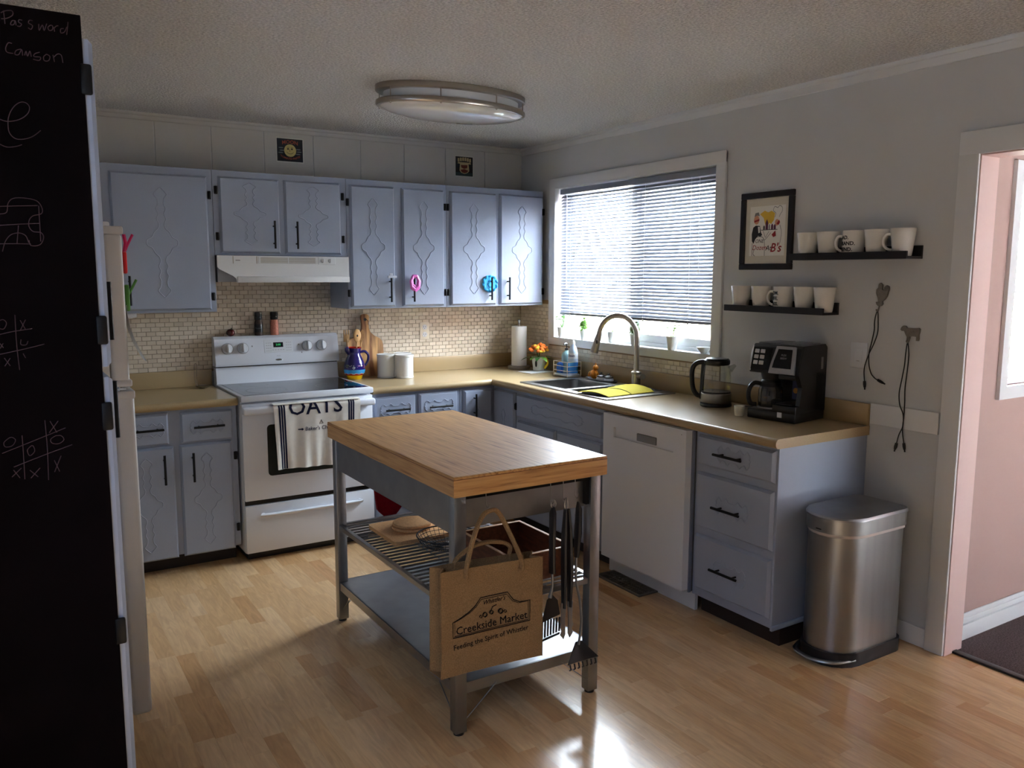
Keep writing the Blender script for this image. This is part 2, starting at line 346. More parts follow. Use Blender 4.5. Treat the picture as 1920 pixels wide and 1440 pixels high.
for d_, p in cand[:300]:
    if strip_mesh is None:
        o = mk('plank', unit, 'laminate', fl, local=True); strip_mesh = o.data
    else:
        o = bpy.data.objects.new('plank', strip_mesh); COL.objects.link(o); o.parent = fl
    o.location = (p[0], p[1], 0); o.scale = (p[2], p[3], .0085)
gr = G()
for d_, p in rest: gr.box((p[0]-p[2]/2, p[1]-p[3]/2, -.0085), (p[0]+p[2]/2, p[1]+p[3]/2, 0))
mk('planks', gr, 'laminate', fl, kind='stuff')
struct('floor_side_room', G().box((.065,-7.0,-.06), (3.6,-3.10,.006)), 'carpet')
struct('trim_6', G().box((.05,-4.25,0), (.085,-3.285,.011), .004), 'bin_black')
struct('ceiling', G().cells([-3.82,.12,3.72], [-7.72,-3.115,.12], lambda x, y: x < .12 or y < -3.115, H, H+.1), 'popcorn')
# walls
wb = struct('wall_back', G().box((-3.82,0,0), (.12,.12,H)), 'wall_paint')
struct('wall_left', G(YZ).cells([-7.72,-5.35,-3.85,0], [0,.95,2.05,H], lambda y, z: not (-5.35 < y < -3.85 and .95 < z < 2.05), -3.82, -3.7), 'wall_paint')
wr = struct('wall_right', G(YZ).cells([-7.6,-4.25,-3.285,-1.92,-.435,0], [0,1.145,2.045,2.155,H],
    lambda y, z: not (-1.92 < y < -.435 and 1.145 < z < 2.155) and not (-4.25 < y < -3.285 and z < 2.045), 0, WT), 'wall_paint')
struct('wall_rear', G().box((-3.82,-7.72,0), (3.72,-7.6,H)), 'wall_paint')
struct('wall_side_room', G(lambda a, b, d: (a, -3.235+d, b)).cells([WT,.394,.82,3.72], [0,1.10,1.98,H], lambda a, b: not (.394 < a < .82 and 1.10 < b < 1.98), 0, WT), 'side_room_painted_glow')
struct('wall_side_room_far', G(YZ).box((-7.6,0,3.6), (-3.115,H,3.6+WT)), 'side_room_painted_glow')
# painted panels above the wall cabinets, ceiling trims
sm = [-2.75,-2.445,-2.14,-1.836,-1.533,-1.225,-.921,-.616,-.311,-.004]
for a, b in zip(sm, sm[1:]): mk('panel', G().box((a+.0022,-.006,2.05), (b-.0022,0,2.42), .0018, 1), 'panel_paint', wb)
struct('trim_1', G().box((-3.7,-.014,2.418), (-.001,-.0002,H-.0005), .004).box((-3.7,-.022,2.442), (-.001,-.0002,H-.0005), .004), 'panel_paint')
struct('trim_2', G().box((-.014,-7.6,2.408), (-.0002,-.001,H-.0005), .004).box((-.024,-7.6,2.44), (-.0002,-.001,H-.0005), .004), 'trim_paint')
struct('trim_3', G().box((-.016,-3.20,.925), (-.0002,-2.887,1.018), .004), 'trim_paint')
struct('baseboard_right', G().box((-.012,-3.205,.0), (-.0002,-2.885,.085), .004), 'trim_paint')
struct('baseboard_side_room', G().box((.125,-3.256,.006), (3.55,-3.2352,.075), .004).box((.125,-3.249,.075), (3.55,-3.2352,.10), .006).box((.125,-3.244,.098), (3.55,-3.2352,.12), .006), 'trim_paint')
# doorway to the carpeted room
d1 = bpy.data.objects.new('door_1', None); COL.objects.link(d1); d1['kind'] = 'structure'
mk('casing', G().box((-.018,-3.288,0), (-.0002,-3.207,2.045), .004), 'trim_paint', d1)
mk('casing', G().box((-.018,-4.33,0), (-.0002,-4.247,2.045), .004), 'trim_paint', d1)
mk('casing', G().box((-.018,-4.33,2.042), (-.0002,-3.207,2.133), .004), 'trim_paint', d1)
mk('jamb', G().box((-.008,-3.293,0), (WT,-3.2852,2.044), .001, 1), 'jamb_painted_glow', d1)
mk('jamb', G().box((-.008,-4.2498,0), (WT,-4.242,2.044), .001, 1), 'jamb_painted_glow', d1)
mk('jamb', G().box((-.008,-4.242,2.036), (WT,-3.293,2.0448), .001, 1), 'jamb_painted_glow', d1)
# kitchen window: casing, lining, sill, two sliding sashes
w1 = bpy.data.objects.new('window_1', None); COL.objects.link(w1); w1['kind'] = 'structure'
for a, b in (((-1.978,1.10),(-1.915,2.215)), ((-.44,1.10),(-.375,2.215))): mk('casing', G().box((-.018,a[0],a[1]), (-.0002,b[0],b[1]), .005), 'trim_paint', w1)
mk('casing', G().box((-.0185,-1.978,2.152), (-.0002,-.375,2.216), .005), 'trim_paint', w1)
mk('casing', G().box((-.0185,-1.978,1.098), (-.0002,-.375,1.147), .005), 'trim_paint', w1)
mk('lining', G(YZ).cells([-1.9198,-1.912,-.443,-.4352], [1.1452,1.15,2.147,2.1548], lambda y, z: not (-1.912 < y < -.443 and 1.15 < z < 2.147), -.0175, .119), 'trim_paint', w1)
def ring(y0, y1, z0, z1, t, x0, x1): return G(YZ).cells([y0,y0+t,y1-t,y1], [z0,z0+t,z1-t,z1], lambda y, z: not (y0+t < y < y1-t and z0+t < z < z1-t), x0, x1)
mk('frame', ring(-1.912,-.443,1.15,2.147,.022,.062,.118), 'vinyl', w1)
s1 = mk('sash', ring(-1.20,-.465,1.172,2.125,.03,.095,.113), 'vinyl', w1); mk('pane', G().box((.102,-1.17,1.202), (.106,-.495,2.095)), 'pane_glass', s1)
s2 = mk('sash', ring(-1.89,-1.14,1.172,2.125,.045,.070,.090), 'vinyl', w1); mk('pane', G().box((.078,-1.845,1.217), (.082,-1.185,2.08)), 'pane_glass', s2)
mk('insect_screen', G().box((.114,-1.89,1.172), (.1148,-1.17,2.125)), 'insect_mesh', w1)
# side room windows and an unseen left window added for fill light
def xz_ring(x0, x1, z0, z1, t, y0, y1): return G(lambda a, b, d: (a, d, b)).cells([x0,x0+t,x1-t,x1], [z0,z0+t,z1-t,z1], lambda a, b: not (x0+t < a < x1-t and z0+t < b < z1-t), y0, y1)
w2 = bpy.data.objects.new('window_2', None); COL.objects.link(w2); w2['kind'] = 'structure'
mk('casing', xz_ring(.341,.873,1.05,2.05,.055,-3.252,-3.2352), 'trim_paint', w2)
mk('frame', xz_ring(.396,.818,1.102,1.978,.02,-3.20,-3.12), 'vinyl', w2)
sa = mk('sash', xz_ring(.416,.798,1.50,1.96,.028,-3.15,-3.135), 'vinyl', w2); mk('pane', G().box((.444,-3.145,1.528), (.77,-3.141,1.932)), 'pane_glass', sa)
sb = mk('sash', xz_ring(.416,.798,1.12,1.535,.03,-3.17,-3.152), 'vinyl', w2); mk('pane', G().box((.446,-3.163,1.15), (.768,-3.159,1.505)), 'pane_glass', sb)
w3 = bpy.data.objects.new('added_fill_window', None); COL.objects.link(w3); w3['kind'] = 'structure'
mk('frame', ring(-5.349,-3.851,.951,2.049,.05,-3.80,-3.73), 'vinyl', w3); mk('pane', G().box((-3.77,-5.30,1.0), (-3.766,-3.90,2.0)), 'fill_window_tint', w3)
# mosaic tiles
TW, TH, TG = .0505, .0258, .0013
mk('grout', G().box((-3.2,-.0022,1.0), (-.0022,-.0001,1.70)), 'grout', wb)
mk('grout', G().box((-.0022,-.374,1.0), (-.0001,-.0023,1.40)).box((-.0022,-1.978,1.0), (-.0001,-.374,1.0975)), 'grout', wr)
tm = {}
def tile(parent, mp, u0, u1, v0, v1):
    key = (id(mp), round(u1-u0, 4), round(v1-v0, 4))
    if key not in tm:
        o = mk('tile', G(mp).frustum(-(u1-u0)/2, (u1-u0)/2, -(v1-v0)/2, (v1-v0)/2, .002, .0062, .001), 'tile', parent, local=True); tm[key] = o.data
    else:
        o = bpy.data.objects.new('tile', tm[key]); COL.objects.link(o); o.parent = parent
    o.location = mp((u0+u1)/2, (v0+v1)/2, random.uniform(-.0004, .0004))
MB_ = lambda u, v, d: (u, -d, v)
MR_ = lambda u, v, d: (-d, u, v)
bt = []
for r in range(27):
    z = 1.012+r*TH; x = -3.2-(TW/2 if r % 2 else 0)
    while x < -.008:
        a, b = max(x, -3.2)+TG/2, min(x+TW, -.0063)-TG/2; x += TW
        if b-a < .008: continue
        cx, cz = (a+b)/2, z+TH/2
        if cz > 1.375 and not (-2.23 < cx < -1.43): continue
        hid = (-2.17 < cx < -1.46 and cz < 1.18) or cx < -2.74 or (cx > -1.0 and cz < 1.0)
        bt.append((1e3 if hid else (Vector((cx,0,cz))-CAM).length, a, b, z+TG/2, z+TH-TG/2))
bt.sort()
for d_, a, b, z0, z1 in bt[:300]: tile(wb, MB_, a, b, z0, z1)
gr = G(MB_)
for d_, a, b, z0, z1 in bt[300:]: gr.frustum(a, b, z0, z1, .002, .0062, .001)
mk('tiles', gr, 'tile', wb, kind='stuff')
for r in range(14):
    z = 1.012+r*TH; y = -.0063
    first = True
    while y > -1.975:
        l = TW/2 if (first and r % 2) else TW; first = False
        a, b = max(y-l, -.374 if z > 1.07 else -1.976)+TG/2, y-TG/2; y -= l
        if b-a > .008:
            z1 = z+TH-TG/2
            if a < -.38: z1 = min(z1, 1.096)
            if z1-z > .006: tile(wr, MR_, a, b, z+TG/2, z1)
struct('added_sky_blocker', G().box((-15.5,-22,-.62), (-15,14,6.4)), 'soil')  # unseen dark slab added outside the left fill window to block sky light
# outdoors: lawn, dry bank, deck rail
struct('ground', G().box((.12,-3.10,-.7), (30,40,-.6)).box((3.72,-40,-.7), (30,-3.1,-.6)).box((-30,-40,-.7), (3.72,-7.72,-.6)).box((-30,-7.72,-.7), (-3.82,40,-.6)), 'lawn_green')
bank = G().sheet(lambda u, v: (7+v*9, -14+u*44, -.62+v*1.5+.12*math.sin(u*60+v*9)+.15*math.sin(u*23+v*17)), 60, 14)
tag(mk('grassy_bank', bank, 'dry_grass', ang=60), 'sunlit bank of dry yellow grass seen outside through the kitchen window', 'grass bank', kind='stuff')
dr = thing('deck_rail', 'brown wooden deck rail outside, low behind the potted plants', 'railing', (1.0,.6,-.6))
mk('top_rail', G().box((.93,-1.0,1.02), (1.07,2.6,1.09), .008), 'deck_wood', dr)
for yy in (-.9,.6,2.5): mk('post', G().box((.96,yy-.045,-.6), (1.04,yy+.045,1.02)), 'deck_wood', dr)
# ================================================================== cabinets
FB = lambda yf: (lambda u, v, d: (u, yf-d, v))       # fronts facing the camera on the back run
FR = lambda xf: (lambda u, v, d: (xf-d, u, v))       # fronts on the window run
ORN = [(1,0),(.965,.15),(.90,.36),(.86,.40),(.80,.25),(.70,.20),(.61,.31),(.52,.19),(.43,.30),(.34,.18),(.26,.24),(.20,.46),(.14,.58),(.10,.66),(.065,.90),(.03,1.0),(0,1.0)]
DOR = [(1,0),(.93,.22),(.96,.5),(.80,.95),(.66,.62),(.50,.72),(.36,1.0),(.20,.66),(0,.60)]
def ornament(hw, hh, horiz=False):
    if horiz:
        q = DOR+[(-a, b) for a, b in DOR[-2::-1]]; q = q+[(a, -b) for a, b in q[-2:0:-1]]
        return [(p.x, p.y) for p in smooth([(a*hh, b*hw, 0) for a, b in q], 4, True)]
    half = [(w_, t) for t, w_ in ORN]; right = half+[(w_, -t) for w_, t in half[-2::-1]]
    loop = right+[(-a, b) for a, b in right[-2:0:-1]]
    pts = smooth([(a*hw, b*hh, 0) for a, b in loop], 5, True)
    return [(p.y, p.x) for p in pts] if horiz else [(p.x, p.y) for p in pts]
def front(parent, mp, u0, u1, v0, v1, name='door', orn=None, handle=None, hinges=(), mat_='cabinet_paint'):
    """a routed cabinet front: chamfered slab with carved line, bar handle and black hinges as its own pieces"""
    s = mk(name, G(mp).frustum(u0, u1, v0, v1, 0, .006, 0).frustum(u0, u1, v0, v1, .006, .020, .010), mat_, parent)
    cu, cv = (u0+u1)/2, (v0+v1)/2
    if orn:
        hw, hh, hz = orn[:3]; dv = orn[3] if len(orn) > 3 else 0
        mk('carved_line', G(mp).tube([(cu+a, cv+dv+b, .0203) for a, b in ornament(hw, hh, hz)], .0030, True, 5), 'cabinet_paint', s)
    if handle:
        hu, hv, L, vert = handle; h = L/2; g = G(mp)
        P = (lambda t, d: (hu, hv+t, d)) if vert else (lambda t, d: (hu+t, hv, d))
        g.cyl(P(-h, .052), P(h, .052), .0062, n=10)
        for q in (-.62, .62): g.cyl(P(q*h, .018), P(q*h, .052), .0045, n=8)
        mk('handle', g, 'black_metal', s)
    for hu, hv in hinges:
        g = G(mp).box((hu-.009, hv-.022, .0), (hu+.009, hv+.022, .012), .004).cyl((hu, hv-.016, .013), (hu, hv+.016, .013), .005, n=8)
        mk('hinge', g, 'black_metal', s)
    return s
def carcass(t, a, b, z0, z1, mp, depth, u0, u1, frame=.0):
    mk('body', G(mp).box((u0, z0, -depth), (u1, z1, 0), .0015, 1), 'carcass_paint' if frame else 'cabinet_paint', t)
UF = FB(-.32)
def wall_cab(label, u0, u1, z0, doors, loc):
    t = thing('wall_cabinet', label, 'cabinet', loc, group='blue-grey wall cabinets')
    mk('body', G(UF).box((u0+.0008, z0, -.3135), (u1-.0008, 2.138, 0), .0015, 1), 'cabinet_paint', t)
    for d in doors: front(t, UF, *d[:4], **d[4])
    return t
T_ = (.078, .29, False)
wall_cab('wide blue-grey wall cabinet beside the fridge with one big door showing', -3.3, -2.2156, 1.365, [
    (-2.727,-2.245,1.378,2.098, dict(orn=T_, handle=(-2.66,1.485,.155,True), hinges=((-2.233,2.0),(-2.233,1.45)))),
    (-3.26,-2.765,1.378,2.098, dict(orn=T_, hinges=()))], (-2.75,-.16,1.365))
wall_cab('short two-door wall cabinet above the white range hood', -2.2156, -1.448, 1.678, [
    (-2.184,-1.852,1.69,2.104, dict(orn=(.088,.170,False,.01), handle=(-1.892,1.795,.155,True), hinges=((-2.198,2.03),(-2.198,1.78)))),
    (-1.823,-1.488,1.69,2.104, dict(orn=(.088,.170,False,.01), handle=(-1.762,1.795,.155,True), hinges=((-1.472,2.03),(-1.472,1.78))))], (-1.83,-.16,1.678))
wall_cab('tall two-door wall cabinet beside the range hood, pink ring on its handle', -1.448, -.778, 1.365, [
    (-1.429,-1.142,1.376,2.102, dict(orn=(.075,.29,False), handle=(-1.185,1.482,.155,True), hinges=((-1.442,2.0),(-1.442,1.46)))),
    (-1.091,-.80,1.376,2.102, dict(orn=(.072,.29,False), handle=(-1.030,1.482,.155,True), hinges=((-.788,2.0),(-.788,1.46))))], (-1.11,-.16,1.365))
wall_cab('two-door wall cabinet in the corner by the window, blue disc on its handle', -.778, -.028, 1.365, [
    (-.754,-.412,1.376,2.102, dict(orn=(.078,.29,False), handle=(-.466,1.482,.150,True), hinges=((-.768,2.0),(-.768,1.46)))),
    (-.383,-.040,1.376,2.102, dict(orn=(.078,.29,False), handle=(-.328,1.482,.150,True), hinges=((-.031,2.0),(-.031,1.46))))], (-.4,-.16,1.365))
BF, RF = FB(-.585), FR(-.58)
def base(label, loc, body, kick):
    t = thing('base_cabinet', label, 'cabinet', loc, group='blue-grey base cabinets')
    g = G()
    for a, b in body: g.box(a, b, .0015, 1)
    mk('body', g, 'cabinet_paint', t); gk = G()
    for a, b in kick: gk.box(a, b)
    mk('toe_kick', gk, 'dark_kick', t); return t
t = base('base cabinet with two drawers and two doors between fridge and stove', (-2.6,-.3,0), [((-3.3,-.585,.095), (-2.2,-.001,.872))], [((-3.3,-.50,0), (-2.21,-.01,.095))])
front(t, BF, -2.76,-2.546,.697,.860,'drawer', (.035,.085,True), (-2.648,.782,.15,False))
front(t, BF, -2.488,-2.222,.694,.857,'drawer', (.035,.085,True), (-2.350,.778,.155,False))
front(t, BF, -2.80,-2.525,.085,.685,'door', (.07,.25,False), (-2.578,.57,.155,True))
front(t, BF, -2.497,-2.232,.085,.685,'door', (.07,.25,False), (-2.437,.568,.155,True), ((-2.213,.60),(-2.213,.20)))
t = base('base cabinet right of the stove, two small drawers over doors', (-1.12,-.3,0), [((-1.418,-.585,.095), (-.832,-.001,.872))], [((-1.418,-.50,0), (-.832,-.01,.095))])
front(t, BF, -1.403,-1.14,.700,.852,'drawer', (.034,.10,True), (-1.270,.775,.155,False))
front(t, BF, -1.115,-.851,.700,.855,'drawer', (.034,.10,True), (-.982,.772,.155,False))
front(t, BF, -1.403,-1.14,.105,.685,'door', (.07,.25,False), (-1.18,.58,.15,True))
front(t, BF, -1.115,-.851,.105,.685,'door', (.07,.25,False), (-1.07,.58,.15,True))
t = base('corner base cabinet with a hinged pair of doors meeting in the corner', (-.4,-.4,0), [((-.830,-.585,.095), (-.001,-.001,.872)), ((-.58,-.872,.095), (-.001,-.585,.872))], [((-.83,-.50,0), (-.01,-.01,.095)), ((-.50,-.872,0), (-.01,-.5,.095))])
front(t, BF, -.806,-.603,.105,.852,'door', (.05,.26,False), (-.738,.755,.15,True))
front(t, RF, -.858,-.612,.105,.855,'door', (.05,.26,False), None, ((-.860,.77),))
t = base('base cabinet under the sink with a wide false drawer front', (-.3,-1.3,0), [((-.58,-1.738,.095), (-.001,-.874,.70)), ((-.58,-1.738,.70), (-.548,-.874,.872))], [((-.50,-1.738,0), (-.01,-.874,.095))])
front(t, RF, -1.728,-.882,.712,.852,'drawer', (.03,.26,True))
front(t, RF, -1.292,-.892,.105,.69,'door', (.07,.25,False)); front(t, RF, -1.725,-1.312,.105,.69,'door', (.07,.25,False))
t = base('base cabinet of three drawers at the end of the counter', (-.3,-2.64,0), [((-.58,-2.872,.095), (-.001,-2.402,.872))], [((-.515,-2.862,0), (-.01,-2.402,.095))])
for a, b, hz in ((.722,.860,.793), (.432,.688,.552), (.138,.395,.266)): front(t, RF, -2.862,-2.425,a,b,'drawer', (.04,.095,True), (-2.633,hz,.16,False))
mk('corner_strip', G().box((-.592,-2.885,.09), (-.001,-2.8722,.108), .002), 'cabinet_paint', t)
# countertops
NOSE = [(0,.0207)]+[(.0207*math.cos(a*math.pi/12), .0207*math.sin(a*math.pi/12)) for a in range(5,-6,-1)]+[(0,-.0207)]
def counter(label, loc): return thing('countertop', label, 'countertop', loc)
t = counter('tan laminate countertop between the fridge and the stove', (-2.75,-.3,.875))
mk('slab', G().box((-3.3,-.602,.8735), (-2.197,-.0072,.915)), 'counter', t)
mk('front_edge', G().prism([(-.602-a, .8943+b) for a, b in NOSE], -3.3, -2.197, 'x'), 'counter', t)
mk('upstand', G().box((-3.3,-.026,.915), (-2.197,-.0072,1.014), .004), 'counter', t)
t = counter('tan laminate L-shaped countertop running under the window round the sink', (-.3,-1.4,.875))
SX0, SX1, SY0, SY1 = -.535, -.075, -1.685, -.865
mk('slab', G().cells([-1.423,-.599,SX0,SX1,-.0072], [-2.885,SY0,SY1,-.602,-.0072], lambda x, y: (x > -.599 or y > -.602) and not (SX0 < x < SX1 and SY0 < y < SY1), .8735, .915), 'counter', t)
mk('front_edge', G().prism([(-.602-a, .8943+b) for a, b in NOSE], -1.423, -.599, 'x').prism([(-.599-a, .8943+b) for a, b in NOSE], -2.885, -.602, 'y'), 'counter', t)
mk('upstand', G().box((-1.423,-.026,.915), (-.0072,-.0072,1.014), .004).box((-.026,-2.885,.915), (-.0072,-.026,1.014), .004), 'counter', t)
# ================================================================== sink and tap
t = thing('kitchen_sink', 'stainless steel drop-in double sink set in the counter', 'sink', (-.3,-1.28,.915))
mk('rim', G().cells([-.552,-.505,-.165,-.062], [-1.705,-1.655,-1.30,-1.262,-.90,-.852], lambda x, y: not (-.505 < x < -.165 and (-1.655 < y < -1.30 or -1.262 < y < -.90)), .9152, .9215), 'steel', t)
for y0, y1 in ((-1.655,-1.30), (-1.262,-.90)):
    bm = bmesh.new(); bmesh.ops.create_cube(bm, size=1)
    for v in bm.verts: v.co = Vector((-.335+v.co.x*.346, (y0+y1)/2+v.co.y*(y1-y0+.006), .836+v.co.z*.166))
    bmesh.ops.delete(bm, geom=[f for f in bm.faces if f.normal.z > .9], context='FACES')
    bmesh.ops.bevel(bm, geom=[e for e in bm.edges if not e.is_boundary], offset=.035, segments=4, affect='EDGES', profile=.5)
    b_ = mk('bowl', G().bm(bm), 'steel', t); mk('drain', G().lathe([(0,0),(.035,0),(.04,.003),(.03,.004),(0,.002)], (-.335,(y0+y1)/2,.7535), 16), 'steel_dull', b_)
t = thing('kitchen_tap', 'brushed nickel gooseneck tap with pull-down head', 'tap', (-.095,-1.405,.9215))
FX, FY = -.095, -1.405; dx, dy = -.52, .855
mk('base', G().lathe([(.034,0),(.034,.008),(.027,.012),(.026,.075),(.030,.08),(.030,.088),(.022,.095),(.0,.095)], (FX,FY,.9215), 20), 'nickel', t)
arch = [(FX,FY,1.0), (FX,FY,1.10), (FX,FY,1.20)]
for q in range(0, 17):
    a = math.pi*q/16*1.0; r_ = .118; arch.append((FX+dx*(r_-r_*math.cos(a)), FY+dy*(r_-r_*math.cos(a)), 1.212+.126*math.sin(a)))
mk('neck', G().tube(arch, .0155, n=14), 'nickel', t)
ex, ey = FX+dx*.236, FY+dy*.236
mk('spray_head', G().tube([(ex,ey,1.222), (ex+dx*.006,ey+dy*.006,1.20), (ex+dx*.016,ey+dy*.016,1.165), (ex+dx*.03,ey+dy*.03,1.115)], [.0165,.019,.021,.0245], n=16), 'nickel', t)
mk('button', G().ball((ex+.0-.02,ey-.006,1.178), (.006,.006,.012)), 'tool_black', t)
mk('lever', G().tube([(FX,FY,.985), (FX-.01,FY-.03,.987), (FX-.02,FY-.075,.990)], [.012,.012,.0135], n=12).cyl((FX-.02,FY-.075,.990), (FX-.022,FY-.083,.991), .017, n=14), 'nickel', t)
# ================================================================== stove
SX = -2.188; SW = .756
t = thing('kitchen_stove', 'white electric stove with black glass top and four control knobs', 'stove', (SX+SW/2,-.33,0))
L, R = SX+.004, SX+SW-.004
mk('body', G().box((L,-.612,.045), (R,-.012,.905), .004), 'white_enamel', t)
mk('base', G().box((L+.02,-.58,0), (R-.02,-.03,.046)), 'black_plastic', t)
c_ = mk('cooktop', G().box((SX,-.652,.892), (SX+SW,-.085,.926), .008).box((SX,-.085,.892), (SX+SW,-.012,.93), .004), 'white_enamel', t)
mk('glass', G().box((SX+.022,-.628,.9255), (SX+SW-.022,-.11,.9275)), 'black_glass', c_)
gb = G()
for bx, by, br in ((-.19,-.47,.11),(.19,-.47,.09),(-.19,-.21,.08),(.19,-.21,.11)): gb.lathe([(br-.0015,0),(br,.0003),(br+.0015,0)], (SX+SW/2+bx,by,.9276), 36, cap=False); mk('burner_ring', gb, 'steel_dull', c_); gb = G()

# backguard: white lower apron, black reveal, sloped control panel
b_ = mk('backguard', G().prism([(-.012,.92),(-.085,.92),(-.070,1.022),(-.012,1.022)], SX+.004, SX+SW-.004, 'x').prism([(-.012,1.030),(-.092,1.030),(-.098,1.045),(-.072,1.19),(-.055,1.204),(-.012,1.204)], SX, SX+SW, 'x'), 'white_enamel', t)
mk('reveal', G().box((SX+.006,-.068,1.020), (SX+SW-.006,-.014,1.032)), 'black_plastic', b_)
pn = Vector((0,-.9843,.1765))                                  # panel normal
def on_panel(u, v, d):                                         # u along x, v up the slope from z=1.045
    return (u, -.098+v*.1765-d*.9843, 1.045+v*.9843+d*.1765)
gp = G(on_panel)
mk('panel_recess', gp.box((SX+.29,.055,-.002), (SX+.465,.135,.0012), .001, 1), 'white_plastic', b_)
mk('display_window', G(on_panel).box((SX+.345,.088,.001), (SX+.405,.118,.0022)), 'display', b_)
mk('clock_digits', G(on_panel).text('2:00', .017, lambda a, b, c: (SX+.375+a, .103+b, .0024+c), .0002), 'display_green', b_)
gt = G(on_panel)
for i in range(3):
    for j in range(4): gt.box((SX+.300+i*.012,.066+j*.016,.001), (SX+.308+i*.012,.069+j*.016,.0016)); gt.box((SX+.423+i*.012,.066+j*.016,.001), (SX+.431+i*.012,.069+j*.016,.0016))
for i in range(5): gt.box((SX+.338+i*.016,.07,.001), (SX+.346+i*.016,.074,.0016))
mk('keypad_marks', gt, 'button_grey', b_)
mk('logo', G(on_panel).ball((SX+.373,.012,.0), (.022,.006,.004)), 'chrome', b_)
mk('brand_print', G(on_panel).text('electric', .008, lambda a, b, c: (SX+.373+a, .036+b, .0004+c), .0002), 'button_grey', b_)
for kx in (.073,.163,.555,.647):
    kb = mk('knob', G(on_panel).lathe([(.030,.0),(.030,.006),(.027,.018),(.025,.022),(0,.022)], (SX+kx,.09,0), 24).box((SX+kx-.006,.064,.018), (SX+kx+.006,.116,.034), .004), 'white_plastic', b_)
    mk('dial_ring', G(on_panel).lathe([(.031,0),(.034,.0015),(.0345,0)], (SX+kx,.09,0), 28, cap=False), 'button_grey', b_)
dm = G(on_panel)
for kx, s_ in ((.215,.1),(.50,.1),(.515,.05)): dm.box((SX+kx,s_-.004,0), (SX+kx+.006,s_+.004,.0006))
mk('burner_mark', dm, 'grey_plastic', b_)
# oven door and storage drawer
od = mk('oven_door', G().box((L,-.642,.345), (R,-.612,.882), .006).box((SX+.002,-.690,.826), (SX+SW-.002,-.640,.866), .012, 3), 'white_enamel', t)
rr = lambda x0, x1, z0, z1, r: [(x0+r-r*math.cos(a), z0+r-r*math.sin(a)) for a in (0,.52,1.05,1.57)]+[(x1-r+r*math.sin(a), z0+r-r*math.cos(a)) for a in (0,.52,1.05,1.57)]+[(x1-r+r*math.cos(a), z1-r+r*math.sin(a)) for a in (0,.52,1.05,1.57)]+[(x0+r-r*math.sin(a), z1-r+r*math.cos(a)) for a in (0,.52,1.05,1.57)]
mk('oven_window', G().prism(rr(SX+.135,SX+SW-.135,.475,.76,.02), -.6445, -.640, 'y'), 'dark_window', od)
mk('gap', G().box((L+.004,-.630,.322), (R-.004,-.60,.346)), 'black_plastic', t)
dw = G().box((L,-.640,.05), (R,-.612,.318), .006)
mk('storage_drawer', dw, 'white_enamel', t)
mk('drawer_pull', G().tube(smooth([(L+.10,-.640,.262), (L+.13,-.650,.258), (R-.13,-.650,.258), (R-.10,-.640,.262)], 5), .017, n=12, flat=.6), 'white_enamel', t)
# ================================================================== range hood
t = thing('range_hood', 'white under-cabinet range hood above the stove', 'hood', (-1.83,-.18,1.525))
hl, hr = -2.212, -1.451
hp = [(hl,1.676),(hl,1.612),(hl+.012,1.600),(hl+.085,1.562),(hl+.10,1.548),(hl+.104,1.526),(hr,1.526),(hr,1.676)]
mk('front_panel', G().prism(hp, -.352, -.342, 'y'), 'hood_white', t)
mk('lip', G().box((hl+.104,-.362,1.526), (hr,-.350,1.560), .004), 'hood_white', t)
mk('canopy', G().box((hl+.002,-.343,1.530), (hr-.002,-.012,1.676)), 'hood_grey', t)
mk('grille', G().box((-1.985,-.3545,1.632), (-1.648,-.350,1.671), .001, 1), 'hood_white', t)
for i in range(5): mk('slat', G().box((-1.975,-.3565,1.637+i*.0066), (-1.82,-.354,1.6405+i*.0066)).box((-1.813,-.3565,1.637+i*.0066), (-1.658,-.354,1.6405+i*.0066)), 'vent_grey', t)
mk('control_plate', G().box((-1.638,-.354,1.630), (-1.535,-.350,1.673), .001, 1), 'hood_white', t)
for kx in (-1.612,-1.568): mk('knob', G(FB(-.354)).cyl((kx,1.652,0), (kx,1.652,.012), .012, n=16).box((kx-.003,1.642,.01), (kx+.003,1.662,.017)), 'hood_white', t)
mk('seam', G().box((-2.128,-.3532,1.632), (-2.124,-.350,1.672)).box((-1.998,-.3532,1.632), (-1.994,-.350,1.672)), 'vent_grey', t)
mk('nameplate', G().box((-2.113,-.3532,1.648), (-2.088,-.350,1.652)), 'grey_plastic', t)
# ================================================================== dishwasher
t = thing('dishwasher', 'white dishwasher with a recessed handle beside the drawer cabinet', 'dishwasher', (-.33,-2.08,0))
mk('tub', G().box((-.575,-2.392,.10), (-.03,-1.744,.868)), 'grey_plastic', t)
DF = FR(-.585)
dd = mk('door', G(DF).cells([-2.392,-2.31,-1.872,-1.788], [.112,.757,.808,.872], lambda u, v: not (-2.31 < u < -1.872 and .757 < v < .808), .0, .052).box((-2.31,.757,.0), (-1.872,.808,.038)), 'white_enamel', t)
mk('side_trim', G().box((-.60,-2.400,.10), (-.585,-2.392,.868)).box((-.60,-1.787,.10),(-.585,-1.744,.868)), 'carcass_paint', t)
mk('handle_recess', G(DF).box((-2.18,.765,.03), (-2.04,.803,.045), .004), 'grey_plastic', dd)
mk('indicator', G(DF).cyl((-2.362,.85,.051), (-2.362,.85,.0525), .002, n=8), 'black_plastic', dd)
mk('kick_plate', G().box((-.548,-2.392,.0), (-.53,-1.748,.098)), 'white_plastic', t)
